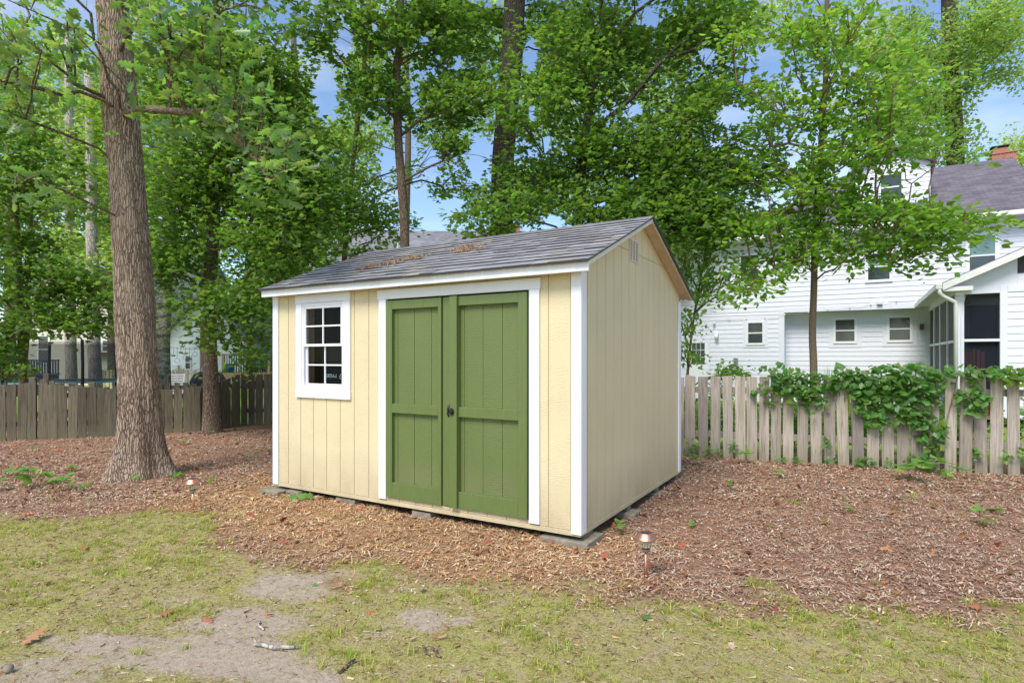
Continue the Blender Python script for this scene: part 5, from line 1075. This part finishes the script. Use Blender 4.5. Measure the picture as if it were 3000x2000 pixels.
for px, py, s_, n, lb in SEED:
    s_ *= 1.3; b = G(px, py); b.z = float(gz(b.x, b.y)); t = thing('seedling', lb, 'seedling', b); sm = MB(); P_, N_, A_ = [], [], []
    for i in range(max(2, n // 3)):
        a = rng.rand() * 6.28; r = s_ * (.2 + .9 * rng.rand()) * (0 if i == 0 else 1); h = s_ * (.35 + .5 * rng.rand()); tip = Vector((math.cos(a) * r, math.sin(a) * r, h)); sm.tube([(tip.x * .3, tip.y * .3, -.01), tip * .6, tip], .0022, 4)
        for j in range(4): q = a + j * 1.6 + rng.rand(); P_.append(tip); N_.append((rng.randn() * .3, rng.randn() * .3, 1)); A_.append((math.cos(q), math.sin(q), .1 * rng.randn()))
    sm.build('stem', M['lf_plant'], t); leaf_mesh('leaves', np.array(P_), np.array(N_), np.array(A_), s_ * (.32 + .25 * rng.rand(len(P_))), T_OVAL, M['lf_plant'], t)
b = G(882, 1470); b.z = .02; t = thing('seedling', 'bright heart shaped leaves beside the block under the shed front', 'seedling', b)
leaf_mesh('leaves', np.array([(-.05, 0, .06), (.02, -.01, .075), (.07, .01, .07)]), np.array([(-.3, -.5, 1), (.1, -.6, .9), (.5, -.5, .8)]), np.array([(-.7, -.4, -.3), (.1, -.6, -.7), (.5, -.3, -.6)]), np.array([.10, .10, .085]), T_VINE, M['lf_plant'], t)
MB().tube([(0, 0, -.02), (0, 0, .04), (.02, -.01, .075)], .003, 5).build('stem', M['lf_plant'], t)
STK = [(745, 1893, 875, 1902, .011, 'pale lichen covered stick on the bare soil'), (992, 1975, 1040, 1938, .009, 'short dark stick in the grass at the bottom centre'), (1265, 1905, 1292, 1930, .008, 'bent dark twig in the foreground grass'), (763, 1820, 772, 1848, .007, 'short twig standing out on the bare soil above the pale stick'), (1240, 1900, 1262, 1925, .007, 'forked twig left of the bent dark twig'), (2520, 1515, 2720, 1545, .008, 'long thin stick in the right mulch'), (2925, 1520, 3010, 1568, .007, 'long dark stick at the right edge of the mulch'), (2140, 1740, 2180, 1728, .008, 'short stick at the edge of the grass right of the solar light'), (0, 1975, 38, 1940, .012, 'thick stick at the bottom left corner') if False else (2240, 1372, 2300, 1398, .006, 'pale thin stick near the fence foot')]
for x0_, y0_, x1_, y1_, r_, lb in STK:
    a, b = G(x0_, y0_), G(x1_, y1_); z = lambda p: Vector((p.x, p.y, float(gz(p.x, p.y)) + r_ * 1.2)); m_ = a.lerp(b, .5) + Vector(rng.randn(3) * .012); t = MB(); n0_ = z(a); pts = [z(a), z(a.lerp(m_, .5) + Vector(rng.randn(3) * .008)), z(m_), z(m_.lerp(b, .5) + Vector(rng.randn(3) * .008)), z(b)]
    t.tube([p - n0_ for p in pts], [r_ * .8, r_, r_ * .9, r_, r_ * .6], 7); t.tube([pts[2] - n0_, pts[2] - n0_ + Vector((rng.randn() * .03, .03, .012))], [r_ * .5, r_ * .2], 5)
    o = t.build('stick', M['bark_pale'] if 'pale' in lb else M['bark_brown'], smooth=True); o.location = n0_; tag(o, lb, 'stick')
DL = [(2675, 1440, .10, (.60, .58, .30), 'pale yellow fallen leaf in front of the grapevine'), (1073, 1792, .055, (.45, .13, .05), 'bright orange leaf on the bare grass left of centre'), (2140, 1890, .06, (.50, .36, .26), 'light brown curled leaf standing in the foreground grass'), (590, 1805, .11, (.30, .13, .07), 'reddish brown leaf pair on the bare soil'), (470, 1800, .07, (.26, .12, .06), 'small curled brown leaf left of the leaf pair'), (1840, 1655, .07, (.26, .08, .04), 'dark red leaf left of the right solar light'), (1560, 1575, .09, (.28, .09, .04), 'dark red leaf below the shed skirt'), (60, 1890, .13, (.38, .19, .09), 'curled orange brown leaf at the left edge'), (110, 1508, .12, (.36, .12, .05), 'red brown leaf heap at the left grass edge'), (1880, 1820, .07, (.07, .16, .03), 'fresh green leaf lying in the grass at the right') , (920, 1708, .055, (.10, .2, .05), 'fresh green leaf on the bare soil'), (1455, 1700, .05, (.4, .14, .05), 'orange leaf at the chip edge'), (1245, 1732, .05, (.05, .05, .055), 'dark round leaf on the soil at the chip edge')]
for i, (px, py, s_, c, lb) in enumerate(DL):
    b = G(px, py); b.z = float(gz(b.x, b.y)) + .012; mk = 'dry leaf %d' % i; 
    if mk not in M: M[mk] = paint('leaf tone', c, .7, .25, (30, 30, 30), .5)
    an = rng.rand() * 6.28; o = leaf_mesh('fallen_leaf', np.zeros((1, 3)), np.array([(.25 * rng.randn(), -.35, 1)]), np.array([(math.cos(an), math.sin(an), .25)]), np.array([s_]), T_OAK if i % 2 else T_MAPLE, M[mk]); o.location = b; tag(o, lb, 'leaf')
b = G(25, 1968); eg = MB(); eg.lathe([(.001, -.022), (.012, -.018), (.021, -.004), (.021, .006), (.013, .018), (.001, .022)], 14); o = eg.build('pebble', M['concrete'], smooth=True); o.location = b + Vector((0, 0, .016)); o.rotation_euler = (.3, .2, 0); tag(o, 'smooth pale egg shaped stone at the bottom left corner', 'stone')

# ================================================================ LOOSE STUFF
def inside_shed(x, y, m=.0): lx, ly = to_local(SHED, x, y); return (lx > -SL - m) & (lx < m) & (ly > .25 - m) & (ly < SW + m)
def scatter(dens, y0, y1, pad=1.3):
    n = int(dens * .88 * pad * (y1 * y1 - y0 * y0)); u = rng.rand(n); y = np.sqrt(y0 * y0 + u * (y1 * y1 - y0 * y0)); x = (rng.rand(n) * 2 - 1) * y * .88 * pad; return x, y
cx_, cy_ = [], []
for a, b, dn in ((3.0, 4.6, 3000), (4.6, 6.2, 2200), (6.2, 8.2, 1350), (8.2, 12.7, 650)):
    x, y = scatter(dn, a, b); cx_.append(x); cy_.append(y)
x = np.concatenate(cx_); y = np.concatenate(cy_); mu = mulch_at(x, y); leftf = np.interp(x, [p[0] for p in LP], [p[1] for p in LP])
keep = (rng.rand(len(x)) < np.where(mu > .5, .15 + .85 * mu, .05 + mu * .8)) & ~inside_shed(x, y) & (behind_right(x, y) < .1) & ((x > -4.0) | (y < leftf)) & (np.hypot(x + 4.6, y - 7.2) > .42)
dirt_ = dirt_at(x, y); keep &= (rng.rand(len(x)) > dirt_ * .85) & (rng.rand(len(x)) < .45 + .9 * sstep(.3, .6, fbm(x, y, 3.5, 4, 60)))
x, y = x[keep], y[keep]; n = len(x); fr_ = fresh_at(x, y) * mulch_at(x, y)
ln = (.016 + .045 * rng.rand(n) ** 2) * np.where(y > 6, 1.35, 1) * (1 + .35 * fr_); wd = (.0022 + .0055 * rng.rand(n) ** 1.5) * np.where(y > 6, 1.5, 1)
ned = rng.rand(n) < .30; ln = np.where(ned, ln * 1.9 + .02, ln); wd = np.where(ned, wd * .3 + .0005, wd)
an = rng.rand(n) * 6.283; ca, sa = np.cos(an), np.sin(an); tilt = rng.randn(n) * .16; z0 = gz(x, y) + .003 + rng.rand(n) * .014 + .012 * sstep(.45, .7, fbm(x, y, 3.5, 4, 60)); curl = rng.randn(n) * .006; bend = rng.randn(n) * .22
VV = np.zeros((n, 6, 3))
for i, t in enumerate((-1, 0, 1)):
    L_ = ln * .5 * t; off = bend * ln * .5 * (t * t)
    for j, s_ in enumerate((-1, 1)):
        wv_ = wd * s_ * (.55 if t else 1.0); VV[:, i * 2 + j, 0] = x + ca * L_ - sa * (wv_ + off); VV[:, i * 2 + j, 1] = y + sa * L_ + ca * (wv_ + off); VV[:, i * 2 + j, 2] = z0 + tilt * L_ + (curl if t == 0 else 0) + s_ * wd * rng.randn(n) * .3
idx = (np.arange(n)[:, None] * 6 + np.array([0, 2, 3, 1, 2, 4, 5, 3])[None, :]).ravel()
pal = np.array([(.44, .24, .145), (.34, .155, .09), (.52, .33, .215), (.52, .40, .31), (.24, .12, .08), (.54, .44, .36), (.46, .28, .19)]); palf = np.array([(.62, .40, .22), (.52, .30, .15), (.68, .50, .32), (.42, .22, .11), (.36, .18, .10), (.58, .42, .27), (.50, .24, .12)])
ch_ = rng.randint(0, 7, n); useF = rng.rand(n) < fr_; cc = np.where(useF[:, None], palf[ch_], pal[ch_]) * (.7 + .55 * rng.rand(n))[:, None]; cc = cc * [.98, 1.02, .99]; cc = np.concatenate([cc, np.ones((n, 1))], 1)
o = np_mesh('wood_chips', VV.reshape(-1, 3), np.full(n * 2, 4), idx, M['chips'], None, np.repeat(cc, 2, 0)); tag(o, 'shredded wood mulch and chips spread round the shed', 'mulch', None, 'stuff')
# dry leaf litter
x, y = scatter(15, 3.2, 12.4); mu = mulch_at(x, y); keep = (rng.rand(len(x)) < .06 + mu * .9) & ~inside_shed(x, y) & (behind_right(x, y) < .05) & ((x > -4) | (y < np.interp(x, [p[0] for p in LP], [p[1] for p in LP]))); x, y = x[keep], y[keep]; n = len(x)
M['litter'] = leaf('dry leaf litter', (.30, .12, .055), (.3, .12, .05), .12, .035, .6, .7, .2)
leaf_o = leaf_mesh('leaf_litter', np.stack([x, y, gz(x, y) + .012 + rng.rand(n) * .012], 1), np.array([0, 0, 1.]) + rng.randn(n, 3) * .45, np.concatenate([rng.randn(n, 2), .2 * rng.randn(n, 1)], 1), .03 + .05 * rng.rand(n), T_MAPLE, M['litter']); tag(leaf_o, 'scattered dry brown leaves on the mulch', 'leaf litter', None, 'stuff')
# grass: tufts and short blades
def blades(x, y, h, w_, lean, spread=1.0):
    n = len(x); a = rng.rand(n) * 6.283; dx, dy = np.cos(a), np.sin(a); z = gz(x, y) - .004; r = h * lean; V = np.zeros((n, 5, 3))
    for i, (u, s_) in enumerate(((0, -1), (0, 1), (.55, 1), (.55, -1))):
        V[:, i, 0] = x + dx * r * u * u - dy * w_ * s_ * (1 if u == 0 else .8); V[:, i, 1] = y + dy * r * u * u + dx * w_ * s_ * (1 if u == 0 else .8); V[:, i, 2] = z + h * u
    V[:, 4, 0] = x + dx * r; V[:, 4, 1] = y + dy * r; V[:, 4, 2] = z + h * (1 - .35 * np.minimum(lean, 1.5)); return V
tx, ty = scatter(150, 2.45, 6.8); mu = mulch_at(tx, ty); dd = dirt_at(tx, ty); cl_ = fbm(tx, ty, 2.4, 3, 40)
kp = (rng.rand(len(tx)) < np.where(mu > .75, .02, 1.0 * sstep(.36, .6, cl_)) * (1 - .85 * dd)) & ~inside_shed(tx, ty, .1); tx, ty = tx[kp], ty[kp]
nb = 8 + (rng.rand(len(tx)) ** 2 * 26).astype(int); bx_ = np.repeat(tx, nb); by_ = np.repeat(ty, nb); n = len(bx_); rr = rng.randn(n, 2) * .017; V1 = blades(bx_ + rr[:, 0], by_ + rr[:, 1], (.022 + .050 * rng.rand(n)) * np.repeat(.55 + .6 * rng.rand(len(tx)), nb), .0014 + .0013 * rng.rand(n), .4 + 1.3 * rng.rand(n))
sx, sy = scatter(6500, 2.45, 5.7); mu = mulch_at(sx, sy); dd = dirt_at(sx, sy); kp = (rng.rand(len(sx)) < (1 - mu) * (1 - .93 * dd) * (.3 + .7 * sstep(.35, .6, fbm(sx, sy, 5, 3, 50)))); sx, sy = sx[kp], sy[kp]; n2_ = len(sx)
V2 = blades(sx, sy, .006 + .014 * rng.rand(n2_), .0011 + .0009 * rng.rand(n2_), .6 + 1.6 * rng.rand(n2_))
VV = np.concatenate([V1, V2]); n = len(VV); idx = (np.arange(n)[:, None] * 5 + np.array([0, 1, 2, 3, 3, 2, 4])[None, :]).ravel(); c = rng.rand(n, 4)
o = np_mesh('grass', VV.reshape(-1, 3), np.tile([4, 3], n), idx, M['grass'], None, np.repeat(c, 2, 0)); tag(o, 'sparse short grass and moss of the front lawn', 'grass', None, 'stuff')
# dead thatch straws in the lawn
x, y = scatter(1100, 2.45, 5.6); kp = (rng.rand(len(x)) < (1 - mulch_at(x, y)) * (1 - .8 * dirt_at(x, y))); x, y = x[kp], y[kp]; n = len(x); an = rng.rand(n) * 6.283; L_ = .010 + .030 * rng.rand(n) ** 1.5; w_ = .0006 + .0010 * rng.rand(n); z = gz(x, y) + .004 + .008 * rng.rand(n)
V_ = np.zeros((n, 4, 3))
for i, (u, s_) in enumerate(((-1, -1), (-1, 1), (1, 1), (1, -1))): V_[:, i, 0] = x + np.cos(an) * L_ * u * .5 - np.sin(an) * w_ * s_; V_[:, i, 1] = y + np.sin(an) * L_ * u * .5 + np.cos(an) * w_ * s_; V_[:, i, 2] = z + u * L_ * .12 * rng.randn(n)
pt_ = np.array([(.44, .34, .19), (.36, .22, .12), (.50, .40, .26), (.27, .15, .08)])[rng.randint(0, 4, n)]; cc = np.concatenate([pt_ * (.7 + .5 * rng.rand(n))[:, None], np.ones((n, 1))], 1)
o = np_mesh('straw', V_.reshape(-1, 3), np.full(n, 4), np.arange(n * 4), M['chips'], None, cc); tag(o, 'dead straw and bits lying in the front lawn', 'straw', None, 'stuff')
